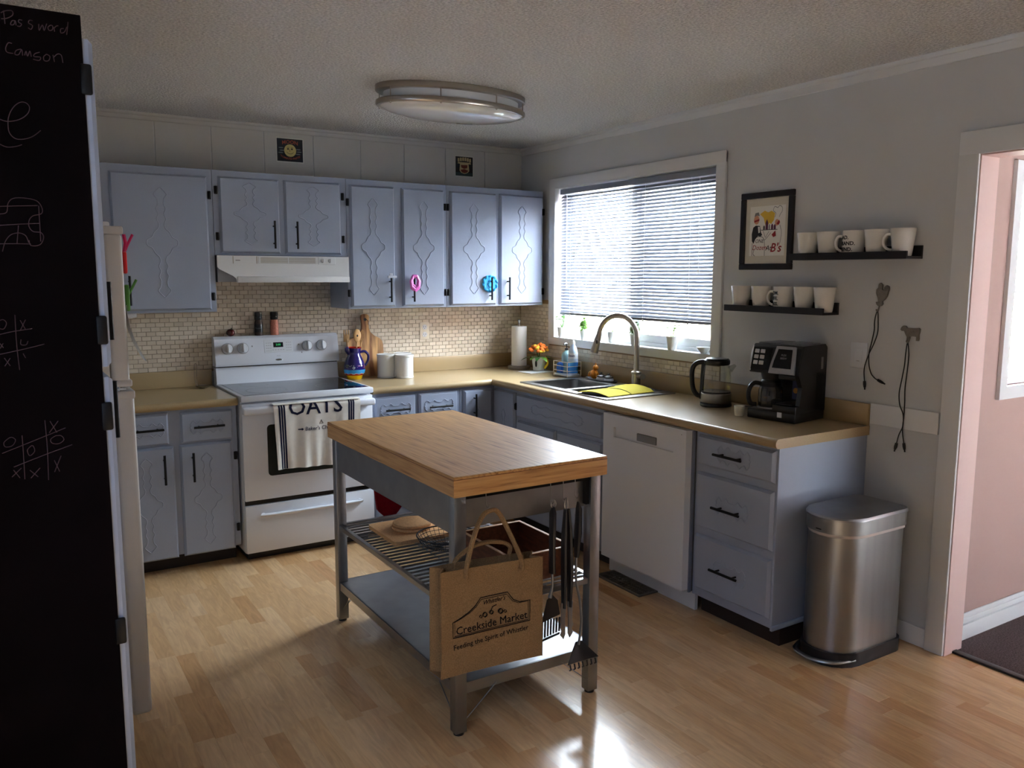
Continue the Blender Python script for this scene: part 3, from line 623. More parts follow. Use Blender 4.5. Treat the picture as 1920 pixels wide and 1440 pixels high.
# ================================================================== fridge
t = thing('fridge', 'white top-freezer fridge seen edge-on behind the chalkboard pantry', 'fridge', (-3.3,-1.83,0))
mk('body', G().box((-3.66,-2.196,.03), (-2.968,-1.45,1.70), .006), 'fridge_white', t)
mk('foot', G().box((-3.6,-2.17,0), (-3.0,-1.48,.032)), 'black_plastic', t)
fd = mk('freezer_door', G().box((-2.966,-2.20,1.223), (-2.912,-1.446,1.700), .012, 3).box((-2.97,-2.204,1.698), (-2.908,-1.442,1.724), .006).box((-2.967,-2.203,1.212), (-2.906,-1.443,1.236), .006), 'fridge_white', t)
md = mk('fridge_door', G().box((-2.966,-2.20,.085), (-2.902,-1.446,1.195), .014, 3).box((-2.967,-2.203,1.172), (-2.900,-1.443,1.200), .006), 'fridge_white', t)
mk('hinge_cap', G().box((-2.998,-2.20,1.7), (-2.945,-2.14,1.737), .006), 'white_plastic', t)
mk('hinge', G().cyl((-2.945,-2.19,1.2), (-2.945,-2.19,1.214), .008).box((-2.965,-2.202,1.203), (-2.925,-2.18,1.209)), 'chrome', t)
# ================================================================== pantry with the chalkboard side
t = thing('pantry_cabinet', 'tall pantry cabinet with a black chalkboard side full of chalk drawings', 'cabinet', (-3.4,-2.62,0))
mk('body', G().box((-3.695,-2.986,.0), (-3.070,-2.26,2.13), .002, 1), 'cabinet_paint', t)
sp = mk('chalkboard_panel', G().box((-3.695,-2.9995,0), (-3.068,-2.986,2.134), .001, 1), 'chalkboard', t)
PF = lambda u, v, d: (-3.068+d, u, v)
for z0, z1, hz in ((1.362,2.087,1.48), (.10,1.338,1.222)):
    dr_ = mk('door', G(PF).frustum(-2.992,-2.275,z0,z1,0,.012,0).frustum(-2.992,-2.275,z0,z1,.012,.021,.008), 'cabinet_paint', t)
    hg = ((1.447,),(1.247,.723))[z0 < 1]; hg = hg+((2.0,) if z0 > 1 else ())
    for hv in hg: mk('hinge', G().box((-3.076,-3.004,hv-.033), (-3.052,-2.994,hv+.033), .005), 'black_metal', dr_)
    mk('handle', G(PF).cyl((-2.735,hz-.075,.052), (-2.735,hz+.075,.052), .006, n=10).cyl((-2.735,hz-.048,.015), (-2.735,hz-.048,.052), .0045, n=8).cyl((-2.735,hz+.048,.015), (-2.735,hz+.048,.052), .0045, n=8), 'black_metal', dr_)
CHALK=[[(-3.212,2.120),(-3.211,2.094)],
[(-3.217,2.115),(-3.209,2.120),(-3.197,2.122),(-3.196,2.114),(-3.206,2.106),(-3.217,2.103)],
[(-3.192,2.103),(-3.198,2.102),(-3.201,2.094),(-3.195,2.095),(-3.192,2.103),(-3.191,2.094)],
[(-3.179,2.106),(-3.185,2.106),(-3.186,2.101),(-3.181,2.098),(-3.184,2.093),(-3.189,2.093)],
[(-3.160,2.108),(-3.166,2.108),(-3.168,2.102),(-3.161,2.098),(-3.164,2.090),(-3.169,2.092)],
[(-3.149,2.103),(-3.149,2.090),(-3.142,2.102),(-3.140,2.091),(-3.134,2.106)],
[(-3.127,2.104),(-3.132,2.099),(-3.130,2.093),(-3.124,2.095),(-3.123,2.103),(-3.127,2.104)],
[(-3.121,2.101),(-3.120,2.092)],
[(-3.120,2.099),(-3.116,2.104),(-3.112,2.105)],
[(-3.102,2.101),(-3.108,2.099),(-3.108,2.091),(-3.101,2.094),(-3.096,2.105)],
[(-3.093,2.116),(-3.097,2.089)],
[(-3.201,2.056),(-3.208,2.056),(-3.213,2.045),(-3.211,2.037),(-3.200,2.036)],
[(-3.185,2.047),(-3.194,2.043),(-3.197,2.035),(-3.190,2.035),(-3.184,2.046),(-3.183,2.034)],
[(-3.179,2.035),(-3.176,2.044),(-3.174,2.034),(-3.169,2.045),(-3.167,2.034)],
[(-3.151,2.045),(-3.160,2.041),(-3.162,2.035),(-3.150,2.035),(-3.153,2.028),(-3.164,2.029)],
[(-3.138,2.043),(-3.144,2.037),(-3.143,2.029),(-3.135,2.030),(-3.132,2.039),(-3.138,2.043)],
[(-3.126,2.043),(-3.124,2.029)],
[(-3.125,2.038),(-3.117,2.046),(-3.110,2.044),(-3.108,2.029)],
[(-3.235,1.899),(-3.220,1.895),(-3.198,1.901),(-3.182,1.914),(-3.177,1.928),(-3.183,1.937),(-3.194,1.937),(-3.206,1.927),(-3.215,1.911),(-3.219,1.894),(-3.218,1.873),(-3.208,1.861),(-3.192,1.861),(-3.175,1.868),(-3.159,1.882)],
[(-3.239,1.848),(-3.225,1.842),(-3.209,1.844),(-3.196,1.849)],
[(-3.248,1.701),(-3.234,1.705),(-3.230,1.724),(-3.220,1.735),(-3.199,1.737),(-3.176,1.732),(-3.167,1.717),(-3.169,1.705),(-3.185,1.700),(-3.193,1.690),(-3.194,1.676),(-3.187,1.666),(-3.172,1.664),(-3.168,1.653),(-3.176,1.638),(-3.193,1.636),(-3.196,1.647)],
[(-3.247,1.717),(-3.221,1.719),(-3.175,1.722)],
[(-3.173,1.722),(-3.174,1.645)],
[(-3.250,1.677),(-3.211,1.681),(-3.173,1.684)],
[(-3.214,1.678),(-3.219,1.640)],
[(-3.247,1.622),(-3.240,1.644),(-3.229,1.658),(-3.214,1.662),(-3.202,1.657),(-3.197,1.642)],
[(-3.252,1.638),(-3.222,1.639),(-3.193,1.639)],
[(-3.263,1.474),(-3.255,1.476),(-3.250,1.468),(-3.256,1.456),(-3.265,1.458)],
[(-3.233,1.486),(-3.234,1.419),(-3.232,1.365)],
[(-3.265,1.444),(-3.238,1.450),(-3.202,1.455)],
[(-3.268,1.401),(-3.228,1.409),(-3.181,1.420)],
[(-3.224,1.474),(-3.215,1.453)],
[(-3.214,1.475),(-3.225,1.452)],
[(-3.225,1.432),(-3.226,1.421),(-3.216,1.420),(-3.212,1.428)],
[(-3.223,1.401),(-3.219,1.391)],
[(-3.259,1.393),(-3.249,1.375)],
[(-3.248,1.392),(-3.259,1.375)],
[(-3.265,1.425),(-3.259,1.415)],
[(-3.259,1.425),(-3.265,1.414)],
[(-3.237,1.219),(-3.237,1.171),(-3.238,1.120)],
[(-3.191,1.249),(-3.190,1.186),(-3.192,1.112)],
[(-3.277,1.183),(-3.229,1.200),(-3.151,1.228)],
[(-3.257,1.150),(-3.201,1.169),(-3.140,1.188)],
[(-3.262,1.216),(-3.272,1.207),(-3.270,1.197),(-3.257,1.198),(-3.250,1.210),(-3.256,1.217),(-3.262,1.216)],
[(-3.221,1.194),(-3.229,1.185),(-3.225,1.172),(-3.215,1.181),(-3.217,1.193),(-3.221,1.194)],
[(-3.172,1.212),(-3.182,1.205),(-3.180,1.196),(-3.167,1.193),(-3.156,1.201),(-3.161,1.211),(-3.172,1.212)],
[(-3.181,1.246),(-3.169,1.219)],
[(-3.165,1.245),(-3.184,1.220)],
[(-3.178,1.156),(-3.169,1.129)],
[(-3.164,1.165),(-3.179,1.129)],
[(-3.227,1.139),(-3.212,1.122)],
[(-3.207,1.142),(-3.226,1.121)],
[(-3.258,1.143),(-3.247,1.124)],
[(-3.243,1.146),(-3.262,1.128)]]
for s_ in CHALK:
    mk('chalk_line', G().tube([(a, -3.0, b) for a, b in (smooth([(p[0],p[1],0) for p in s_], 4) and [(q.x,q.y) for q in smooth([(p[0],p[1],0) for p in s_], 4)])], .00095, n=5, up=(0,1,0)), 'chalk', sp)
# ================================================================== window blind
t = thing('window_blind', 'grey metal venetian blind lowered over most of the kitchen window', 'blind', (.03,-1.18,1.30))
BY0, BY1, BX = -1.895, -.462, .030
mk('head_rail', G().box((BX-.018,BY0,2.108), (BX+.018,BY1,2.142), .003), 'slat_metal', t)
NS = 38; tilt = math.radians(43); zt, zb = 2.092, 1.332
prof = []
for i in range(7):
    q = (i/6-.5)*.0255; prof.append((q*math.cos(tilt)+.0016*(1-(2*i/6-1)**2)*-math.sin(tilt), q*math.sin(tilt)+.0022*(1-(2*i/6-1)**2)*math.cos(tilt)))
sg = G().sheet(lambda u, v: (prof[round(v*6)][0], BY0+u*(BY1-BY0), prof[round(v*6)][1]), 1, 6, .0005, (-math.sin(tilt),0,math.cos(tilt)))
slat0 = None
for i in range(NS):
    if slat0 is None: o = mk('slat', sg, 'slat_metal', t, local=True); slat0 = o.data; base_l = Vector((.03,-1.18,1.30))
    else: o = bpy.data.objects.new('slat', slat0); COL.objects.link(o); o.parent = t
    o.location = Vector((BX,0,zt+(zb-zt)*i/(NS-1)))-base_l
mk('bottom_rail', G().box((BX-.012,BY0,1.305), (BX+.012,BY1,1.322), .003), 'slat_metal', t)
for yy in (-.58,-.92,-1.32,-1.70):
    mk('ladder_cord', G().cyl((BX-.0128,yy,1.30), (BX-.0128,yy,2.11), .0009, n=5).cyl((BX+.0128,yy,1.30), (BX+.0128,yy,2.11), .0009, n=5).box((BX-.0145,yy-.006,1.298), (BX-.006,yy+.006,1.312), .002), 'vinyl', t)
mk('tilt_wand', G().tube([(BX-.02,-.545,2.10), (BX-.023,-.548,1.8), (BX-.024,-.552,1.50)], .003, n=6).ball((BX-.024,-.552,1.495), .006), 'vinyl', t)
mk('pull_cord', G().tube([(BX-.02,-1.77,2.10), (BX-.022,-1.775,1.8), (BX-.022,-1.78,1.60)], .0013, n=5).ball((BX-.022,-1.78,1.595), (.005,.005,.01)), 'vinyl', t)
# ================================================================== ceiling lamp
t = thing('ceiling_light', 'oval flush ceiling light with brushed nickel rings and frosted bowl', 'ceiling light', (-1.285,-1.375,2.33))
cx, cy, A, B_ = -1.285, -1.375, .400, .215
def oval(prof, n=48): return G().lathe([(r, z) for r, z in prof], (cx,cy,0), n, A, B_)
mk('pan', oval([(.0,2.4598),(.90,2.4598),(.90,2.37),(.0,2.37)]), 'hood_white', t)
mk('upper_ring', oval([(.93,2.4598),(1.0,2.4598),(1.0,2.436),(.985,2.432),(.93,2.432)]), 'nickel', t)
mk('lower_ring', oval([(.90,2.392),(.985,2.394),(1.0,2.388),(1.0,2.374),(.985,2.368),(.90,2.368)]), 'nickel', t)
mk('bowl', oval([(.955,2.372),(.93,2.362),(.84,2.350),(.68,2.340),(.45,2.333),(.2,2.330),(0,2.3295)]), 'lamp_glass', t)
for a in range(8):
    ang = math.pi/4*a+.35; px, py = cx+A*.97*math.cos(ang), cy+B_*.97*math.sin(ang)
    mk('post', G().cyl((px,py,2.388), (px,py,2.436), .0028, n=6).ball((px,py,2.367), .006, 8, 6), 'nickel', t)
# ================================================================== kitchen island
IX0, IX1, IY0, IY1 = -2.040, -1.405, -2.780, -1.580
t = thing('kitchen_island', 'steel kitchen island with thick bamboo top and two shelves', 'kitchen island', (-1.72,-2.18,0))
tp = mk('tabletop', G().box((IX0,IY0,.850), (IX1,IY1,.920), .002, 1), 'bamboo', t)
for ya, yb in ((IY0-.0006,IY0+.004), (IY1-.004,IY1+.0006)): mk('end_board', G().box((IX0+.0005,ya,.8505), (IX1-.0005,yb,.9085)), 'bamboo_end', tp)
mk('edge_line', G().box((IX0-.0003,IY0-.0008,.9085), (IX1+.0003,IY1+.0008,.9105)), 'crate_wood', tp)
for lx in (IX0+.012, IX1-.057):
    for ly in (IY0+.02, IY1-.062):
        lg = mk('leg', G().box((lx,ly,.010), (lx+.045,ly+.042,.850), .003), 'steel_dull', t)
        mk('foot', G().cyl((lx+.0225,ly+.021,0), (lx+.0225,ly+.021,.014), .019, n=12), 'black_plastic', lg)
for ax in (IX0+.018, IX1-.030): mk('apron', G().box((ax,IY0+.063,.712), (ax+.012,IY1-.063,.848)), 'steel_dull', t)
mk('apron', G().box((IX0+.058,IY1-.05,.712), (IX1-.058,IY1-.038,.848)), 'steel_dull', t)
mk('apron', G().box((IX0+.058,IY0+.052,.728), (IX1-.058,IY0+.064,.848)), 'steel_dull', t)
mk('hook_rail', G().box((IX0+.058,IY0+.028,.832), (IX1-.058,IY0+.034,.846)).box((IX1-.072,IY0+.03,.74), (IX1-.058,IY0+.05,.848)), 'black_metal', t)
# wire shelf
gz = .455
for ax in (IX0+.020, IX1-.040): mk('shelf_rail', G().box((ax,IY0+.062,gz-.022), (ax+.020,IY1-.062,gz), .002, 1), 'steel_dull', t)
for ay in (IY0+.03, IY1-.05): mk('shelf_rail', G().box((IX0+.057,ay,gz-.022), (IX1-.057,ay+.020,gz), .002, 1), 'steel_dull', t)
rod = None; nr = 30; rootl = Vector((-1.72,-2.18,0))
for i in range(nr):
    yy = IY0+.075+(IY1-IY0-.15)*i/(nr-1)
    if rod is None: o = mk('grate_bar', G().cyl((IX0+.030-rootl.x,0,0), (IX1-.030-rootl.x,0,0), .0046, n=6), 'steel_dull', t, local=True); rod = o.data
    else: o = bpy.data.objects.new('grate_bar', rod); COL.objects.link(o); o.parent = t
    o.location = (0, yy-rootl.y, gz-.004)
for xx in (IX0+.22, IX1-.22): mk('cross_bar', G().cyl((xx,IY0+.04,gz-.010), (xx,IY1-.04,gz-.010), .0034, n=6), 'steel_dull', t)
# solid lower shelf with folded edge and wire braces
sh = mk('lower_shelf', G().box((IX0+.020,IY0+.03,.178), (IX1-.020,IY1-.03,.186)).box((IX0+.020,IY0+.028,.146), (IX1-.020,IY0+.034,.186)).box((IX0+.020,IY1-.034,.146), (IX1-.020,IY1-.028,.186)).box((IX0+.018,IY0+.03,.15), (IX0+.024,IY1-.03,.186)).box((IX1-.024,IY0+.03,.15), (IX1-.018,IY1-.03,.186)), 'steel_dull', t)
for a, b in (((-1.985,-2.755,.055),(-1.86,-2.755,.16)), ((-1.46,-2.755,.055),(-1.585,-2.755,.16)), ((-2.012,-2.72,.055),(-2.012,-2.58,.16)), ((-2.012,-1.64,.055),(-2.012,-1.76,.16)), ((-1.43,-2.72,.055),(-1.43,-2.58,.16)), ((-1.985,-1.605,.055),(-1.86,-1.605,.16))):
    mk('wire_brace', G().cyl(a, b, .002, n=6), 'steel', t)
# hooks on the rail
def hook(x, z0, label):
    y = IY0+.026
    g = G().tube(smooth([(x,y+.012,.850), (x,y,.852), (x,y-.003,.84), (x,y-.003,z0+.02), (x,y-.004,z0+.004), (x,y-.014,z0-.004), (x,y-.023,z0+.004), (x,y-.024,z0+.014)], 4), .0017, n=6)
    return one('wire_hook', g, 'steel', label, 'hook', (x,y,z0), 'hooks on the island rail')
hook(-1.905,.80,'thin wire hook on the island rail holding the jute bag')
hook(-1.640,.775,'thin wire hook on the island rail holding the slotted turner')
hook(-1.585,.775,'thin wire hook on the island rail holding the tongs')
hook(-1.532,.780,'thin wire hook on the island rail nearest the right leg')
# things on the wire shelf
def rbox(x0, x1, y0, y1, z0, z1, r, n=5):
    p = []
    for cx_, cy_, a0 in ((x1-r,y1-r,0), (x0+r,y1-r,P2), (x0+r,y0+r,2*P2), (x1-r,y0+r,3*P2)):
        for q in range(n): a = a0+P2*q/(n-1); p.append((cx_+r*math.cos(a), cy_+r*math.sin(a)))
    return G().prism(p, z0, z1)
one('cork_board', rbox(-1.925,-1.635,-2.045,-1.745,.4552,.472,.02), 'cork', 'square cork board lying on the wire shelf of the island', 'board', (-1.78,-1.9,.455))
g = G().lathe([(.0,.4722),(.085,.4722),(.088,.475),(.088,.482),(.085,.4845),(0,.4845)], (-1.775,-1.885,0), 32)
one('cork_trivet', g, 'cork', 'lower of two round cork trivets stacked on the cork board', 'trivet', (-1.775,-1.885,.472), 'round cork trivets')
g = G().lathe([(.0,.4848),(.083,.4848),(.086,.487),(.086,.494),(.083,.497),(0,.497)], (-1.770,-1.880,0), 32)
one('cork_trivet', g, 'cork', 'upper of two round cork trivets stacked on the cork board', 'trivet', (-1.77,-1.88,.485), 'round cork trivets')
t = thing('wire_basket', 'shallow dark wire mesh basket on the island wire shelf', 'basket', (-1.745,-2.185,.455))
cx, cy = -1.745, -2.162
mk('rim', G().tube([(cx+.125*math.cos(a*.1963), cy+.125*math.sin(a*.1963), .510) for a in range(32)], .003, True, 6), 'wire_dark', t)
for j, (rr_, zz) in enumerate(((.118,.495),(.108,.481),(.092,.469),(.07,.461),(.045,.4577))): mk('ring_wire', G().tube([(cx+rr_*math.cos(a*.2618), cy+rr_*math.sin(a*.2618), zz) for a in range(24)], .0013, True, 5), 'wire_dark', t)
for a in range(36):
    c_, s_ = math.cos(a*.17453), math.sin(a*.17453)
    mk('mesh_wire', G().tube([(cx+r_*c_, cy+r_*s_, z_) for r_, z_ in ((.125,.510),(.118,.495),(.108,.481),(.092,.469),(.07,.461),(.02,.4577))], .0011, n=4), 'wire_dark', t)
t = thing('wooden_crate', 'open brown wooden tray box on the island wire shelf', 'box', (-1.61,-2.48,.455))
bx0, bx1, by0, by1 = -1.755, -1.475, -2.672, -2.297
mk('bottom', G().box((bx0+.01,by0+.01,.4552), (bx1-.01,by1-.01,.465)), 'crate_wood', t)
for a, b in (((bx0,by0),(bx0+.012,by1)), ((bx1-.012,by0),(bx1,by1)), ((bx0+.012,by0),(bx1-.012,by0+.012)), ((bx0+.012,by1-.012),(bx1-.012,by1))):
    sd = mk('side', G().box((a[0],a[1],.4552), (b[0],b[1],.560)), 'crate_wood', t); mk('top_edge', G().box((a[0],a[1],.5602), (b[0],b[1],.5625)), 'crate_edge', sd)
# oven mitt on the far end
g = G().sheet(lambda u, v: (-1.742+(u-.5)*(.108+.05*v)*(1-.75*max(0,.22-v)/.22*abs(2*u-1)), -1.572+.004*math.sin(u*6)-.006*math.sin(math.pi*u), .425+.20*v), 10, 12, .02, (0,1,0))
t = thing('oven_mitt', 'dark red oven mitt hanging at the far end of the island', 'oven mitt', (-1.74,-1.56,.42))
mk('palm', g, 'red_cloth', t); mk('thumb', G().tube([(-1.70,-1.562,.545), (-1.665,-1.562,.510), (-1.640,-1.562,.462)], [.020,.024,.014], n=10, flat=.7), 'red_cloth', t)
mk('loop', G().tube(smooth([(-1.74,-1.562,.62), (-1.742,-1.565,.70), (-1.745,-1.572,.80), (-1.735,-1.572,.81), (-1.73,-1.565,.70), (-1.735,-1.562,.62)], 4), .0025, n=6), 'red_cloth', t)
# ================================================================== jute bag with the market print
t = thing('jute_bag', 'brown jute shopping bag with a printed market sign hanging from the island', 'bag', (-1.94,-2.84,.28))
def bagF(u, v, d):                                     # front panel frame: u right, v up, slightly rolled
    a = math.radians(-2.6); x = -2.139+u*math.cos(a)-v*math.sin(a)*0; z = .291+v+u*math.sin(a)*.9
    return (x+.004*v, -2.872+.012*v-d+.006*math.sin(u*8), z)
def sheetF(f, u1, v1, th): return G().sheet(lambda u, v: f(u*u1, v*v1, 0), 14, 12, th, (0,1,0))
fp = mk('front_panel', sheetF(bagF, .392, .352, .003), 'jute', t)
def bagB(u, v, d): p = bagF(u, v, d); return (p[0]-.010, p[1]+.058-.02*v, p[2]+.006)
mk('back_panel', sheetF(bagB, .392, .352, .003), 'jute', t)
for u in (.0, .392):
    def gus(a, v, u=u):
        p, q = Vector(bagF(u, v, 0)), Vector(bagB(u, v, 0)); m = p.lerp(q, a); inn = (.03 if u == 0 else -.03)*(1-abs(2*a-1)); return (m.x+inn, m.y, m.z)
    mk('gusset', G().sheet(lambda a, b: gus(a, b*.352), 6, 10, .002, (1 if u == 0 else -1,0,0)), 'jute', t)
mk('bottom', G().sheet(lambda a, b: tuple(Vector(bagF(a*.392,.002,0)).lerp(Vector(bagB(a*.392,.002,0)), b)), 6, 4, .002, (0,0,1)), 'jute', t)
p0, p1 = Vector(bagF(.095,.352,0)), Vector(bagF(.305,.352,0))
hpts = smooth([p0+Vector((0,-.004,-.03)), p0+Vector((0,-.004,.0)), (-2.012,-2.852,.72), (-1.96,-2.822,.785), (-1.918,-2.812,.800), (-1.89,-2.815,.788), (-1.862,-2.84,.72), p1+Vector((0,-.004,0)), p1+Vector((0,-.004,-.03))], 5)
mk('handle', G().tube(hpts, .0105, n=10, flat=.75), 'jute', t)
q0, q1 = Vector(bagB(.095,.352,0)), Vector(bagB(.305,.352,0))
mk('handle', G().tube(smooth([q0+Vector((0,.006,-.03)), q0+Vector((0,.006,0)), (-2.03,-2.806,.665), (-1.985,-2.803,.685), (-1.93,-2.802,.690), (-1.87,-2.803,.680), (-1.84,-2.806,.66), q1+Vector((0,.006,0)), q1+Vector((0,.006,-.03))], 5), .0095, n=10, flat=.75), 'jute', t)
mk('hem', G().tube([bagF(.003, v*.0352, .001) for v in range(11)], .002, n=5).tube([bagF(.389, v*.0352, .001) for v in range(11)], .002, n=5), 'jute', fp)
pl = lambda ox, oy, rot=0: (lambda a, b, c: bagF(ox+a*math.cos(rot)-b*math.sin(rot), oy+a*math.sin(rot)+b*math.cos(rot), .0012+c))
sign = [(.045,.12),(.340,.120),(.340,.192),(.300,.192),(.275,.205),(.252,.235),(.15,.235),(.130,.212),(.105,.195),(.075,.182),(.045,.172)]
sign = [(u, v+.045*(u-.19)*.5+.012) for u, v in sign]
def loopline(g, pts, r): g.tube([bagF(u, v, .0012) for u, v in pts], r, True, 5); return g
cxs, cys = .192, .18
gs = loopline(G(), sign, .0014); loopline(gs, [(cxs+(u-cxs)*.955, cys+(v-cys)*.90) for u, v in sign], .0009)
mk('sign_outline', gs, 'jute_print', fp)
mk('lettering', G().text('Creekside Market', .0375, pl(.193,.152,.03), .0004), 'jute_print', fp)
mk('lettering', G().text("Whistler's", .021, pl(.200,.228,.05), .0004, .35), 'jute_print', fp)
mk('lettering', G().text('Feeding the Spirit of Whistler', .0240, pl(.190,.103,.06), .0004), 'jute_print', fp)
fr = G()
for bx, bz, br in ((.165,.186,.013),(.19,.190,.011),(.225,.188,.014),(.15,.182,.008),(.243,.184,.008)): fr.tube([bagF(bx+br*.6*math.cos(a*.5236), bz+br*.6*math.sin(a*.5236), .0012) for a in range(12)], br*.42, True, 5, flat=.1)
fr.tube([bagF(.19,.198,.0012), bagF(.195,.208,.0012), bagF(.21,.212,.0012)], .0015, n=5)
mk('fruit_print', fr, 'jute_print', fp)
# ================================================================== hanging cooking tools
ty = IY0+.000
t = thing('slotted_turner', 'black handled slotted turner hanging beside the jute bag', 'turner', (-1.645,-2.775,.28))
mk('handle', G().tube([(-1.640,-2.776,.762), (-1.643,-2.777,.74), (-1.645,-2.778,.62), (-1.644,-2.778,.52)], [.007,.017,.016,.016], n=10, flat=.6), 'tool_black', t)
mk('ring', G().tube([(-1.640+.011*math.cos(a*.5236), -2.777, .772+.013*math.sin(a*.5236)) for a in range(12)], .002, True, 6), 'steel', t)
mk('shaft', G().tube([(-1.644,-2.778,.53), (-1.642,-2.778,.47), (-1.655,-2.780,.43)], [.005,.005,.008], n=8), 'steel_dull', t)
bl = G()
bl.prism([(-1.69,.345),(-1.612,.36),(-1.622,.415),(-1.645,.44),(-1.668,.425)], -2.783, -2.780, 'y')
for i in range(7): xx = -1.692+i*.0125; bl.prism([(xx,.285+i*.002),(xx+.006,.285+i*.002),(xx+.0075,.35),(xx+.0015,.35)], -2.783, -2.780, 'y')
bl.prism([(-1.700,.272),(-1.612,.285),(-1.612,.292),(-1.698,.28)], -2.783, -2.780, 'y')
mk('slotted_blade', bl, 'tool_black', t)
t = thing('kitchen_tongs', 'dark steel tongs hanging in the middle of the cooking tools', 'tongs', (-1.583,-2.775,.26))
mk('loop', G().tube([(-1.585+.007*math.cos(a*.5236), -2.777, .764+.022*math.sin(a*.5236)) for a in range(12)], .0018, True, 6), 'steel', t)
for s_ in (-1, 1):
    mk('arm', G().tube([(-1.583+s_*.006,-2.778,.745), (-1.583+s_*.012,-2.780,.65), (-1.581+s_*.014,-2.782,.50), (-1.582+s_*.013,-2.782,.38)], [.010,.016,.017,.012], n=8, flat=.5), 'tool_black', t)
    jaw = G().prism([(-1.582+s_*.004,.40),(-1.582+s_*.026,.40),(-1.582+s_*.024,.33),(-1.582+s_*.030,.31),(-1.582+s_*.022,.295),(-1.582+s_*.028,.28),(-1.582+s_*.014,.262),(-1.582+s_*.006,.28),(-1.582+s_*.008,.33)], -2.785, -2.781, 'y')
    mk('jaw', jaw, 'steel_dull', t)
t = thing('pasta_server', 'long handled toothed server hanging nearest the island leg', 'server', (-1.53,-2.775,.16))
mk('handle', G().tube([(-1.532,-2.777,.765), (-1.530,-2.778,.74), (-1.533,-2.779,.65), (-1.538,-2.779,.56)], [.006,.014,.018,.011], n=10, flat=.7), 'tool_black', t)
mk('shaft', G().tube(smooth([(-1.538,-2.779,.57), (-1.540,-2.780,.48), (-1.520,-2.782,.38), (-1.515,-2.783,.30), (-1.528,-2.785,.225)], 4), .0048, n=8), 'steel_dull', t)
hd = G().sheet(lambda u, v: (-1.528+(u-.5)*(.03+.11*v), -2.788-.03*v+.012*math.cos((u-.5)*3), .232-.062*v+.01*abs(u-.5)), 10, 6, .003, (0,1,0))
mk('bowl', hd, 'tool_black', t)
for i in range(7): xx = -1.585+i*.019; mk('tooth', G().tube([(xx,-2.812,.172), (xx,-2.818,.155), (xx+.002,-2.808,.148)], .003, n=6), 'tool_black', t)
# ================================================================== window-wall things
def shelf(label, y0, y1, z):
    t = thing('picture_ledge', label, 'shelf', (-.05,(y0+y1)/2,z), group='black mug ledges')
    mk('back_board', G().box((-.012,y1,z), (-.0003,y0,z+.055), .001, 1), 'frame_black', t)
    mk('bottom_board', G().box((-.105,y1,z), (-.012,y0,z+.011), .001, 1), 'frame_black', t)
    mk('front_lip', G().box((-.115,y1,z), (-.105,y0,z+.031), .001, 1), 'frame_black', t)
shelf('upper black wall ledge with five white mugs', -2.492,-3.076,1.645)
shelf('lower black wall ledge with five white mugs', -2.094,-2.690,1.397)
MUGH = .114
def mug(label, y, z, kind, hang, lines=None):
    t = thing('mug', label, 'mug', (-.058,y,z), group='white mugs on the wall ledges')
    prof = [(.0,0),(.034,0),(.037,.004),(.043,.05),(.0505,MUGH-.002),(.0495,MUGH),(.0475,MUGH-.002),(.040,.05),(.033,.008),(0,.008)] if kind == 'taper' else [(.0,0),(.041,0),(.0445,.004),(.0455,.05),(.0465,MUGH-.002),(.0455,MUGH),(.0435,MUGH-.002),(.0425,.05),(.040,.008),(0,.008)]
    cup = mk('cup', G().lathe(prof, n=32), 'ceramic_white' if kind == 'taper' else 'ceramic_smooth', t, local=True, ang=50)
    c_, s_ = math.cos(hang), math.sin(hang)
    mk('handle', G().tube(smooth([(c_*.043,s_*.043,.088), (c_*.062,s_*.062,.090), (c_*.074,s_*.074,.070), (c_*.070,s_*.070,.042), (c_*.054,s_*.054,.028), (c_*.040,s_*.040,.026)], 4), .0058, n=10), 'ceramic_smooth', t, local=True)
    for i, ln in enumerate(lines or ()):
        def pl_(a, b, c, i=i): th = math.pi-.42+a/.0462; r = .0463+.0004+c; zz = .083-i*.0255+b; return (r*math.cos(th), r*math.sin(th), zz)
        mk('lettering', G().text(ln, .0225, pl_, .0003, 0, .0006), 'print_black', cup, local=True)
T1, T2 = 1.6562, 1.4082
mug('white mug at the window end of the upper ledge', -2.547,T1,'taper',.3)
mug('white mug second from the window end of the upper ledge', -2.655,T1,'taper',.2)
mug('white mug lettered DAD in the middle of the upper ledge', -2.786,T1,'straight',P2+.45,('DAD.','HUSBAND.','LEGEND.'))
mug('white mug fourth from the window end of the upper ledge', -2.897,T1,'taper',.2)
mug('white mug with handle to the left at the doorway end of the upper ledge', -3.020,T1,'taper',P2+.5)
mug('white mug at the window end of the lower ledge', -2.155,T2,'taper',.3)
mug('white mug second from the window end of the lower ledge', -2.284,T2,'taper',.2)
mug('white mug lettered MOM in the middle of the lower ledge', -2.418,T2,'straight',P2+.45,('MOM.','WIFE.','BOSS.'))
mug('white mug fourth from the window end of the lower ledge', -2.540,T2,'taper',.2)
mug('white mug at the doorway end of the lower ledge', -2.652,T2,'taper',.3)
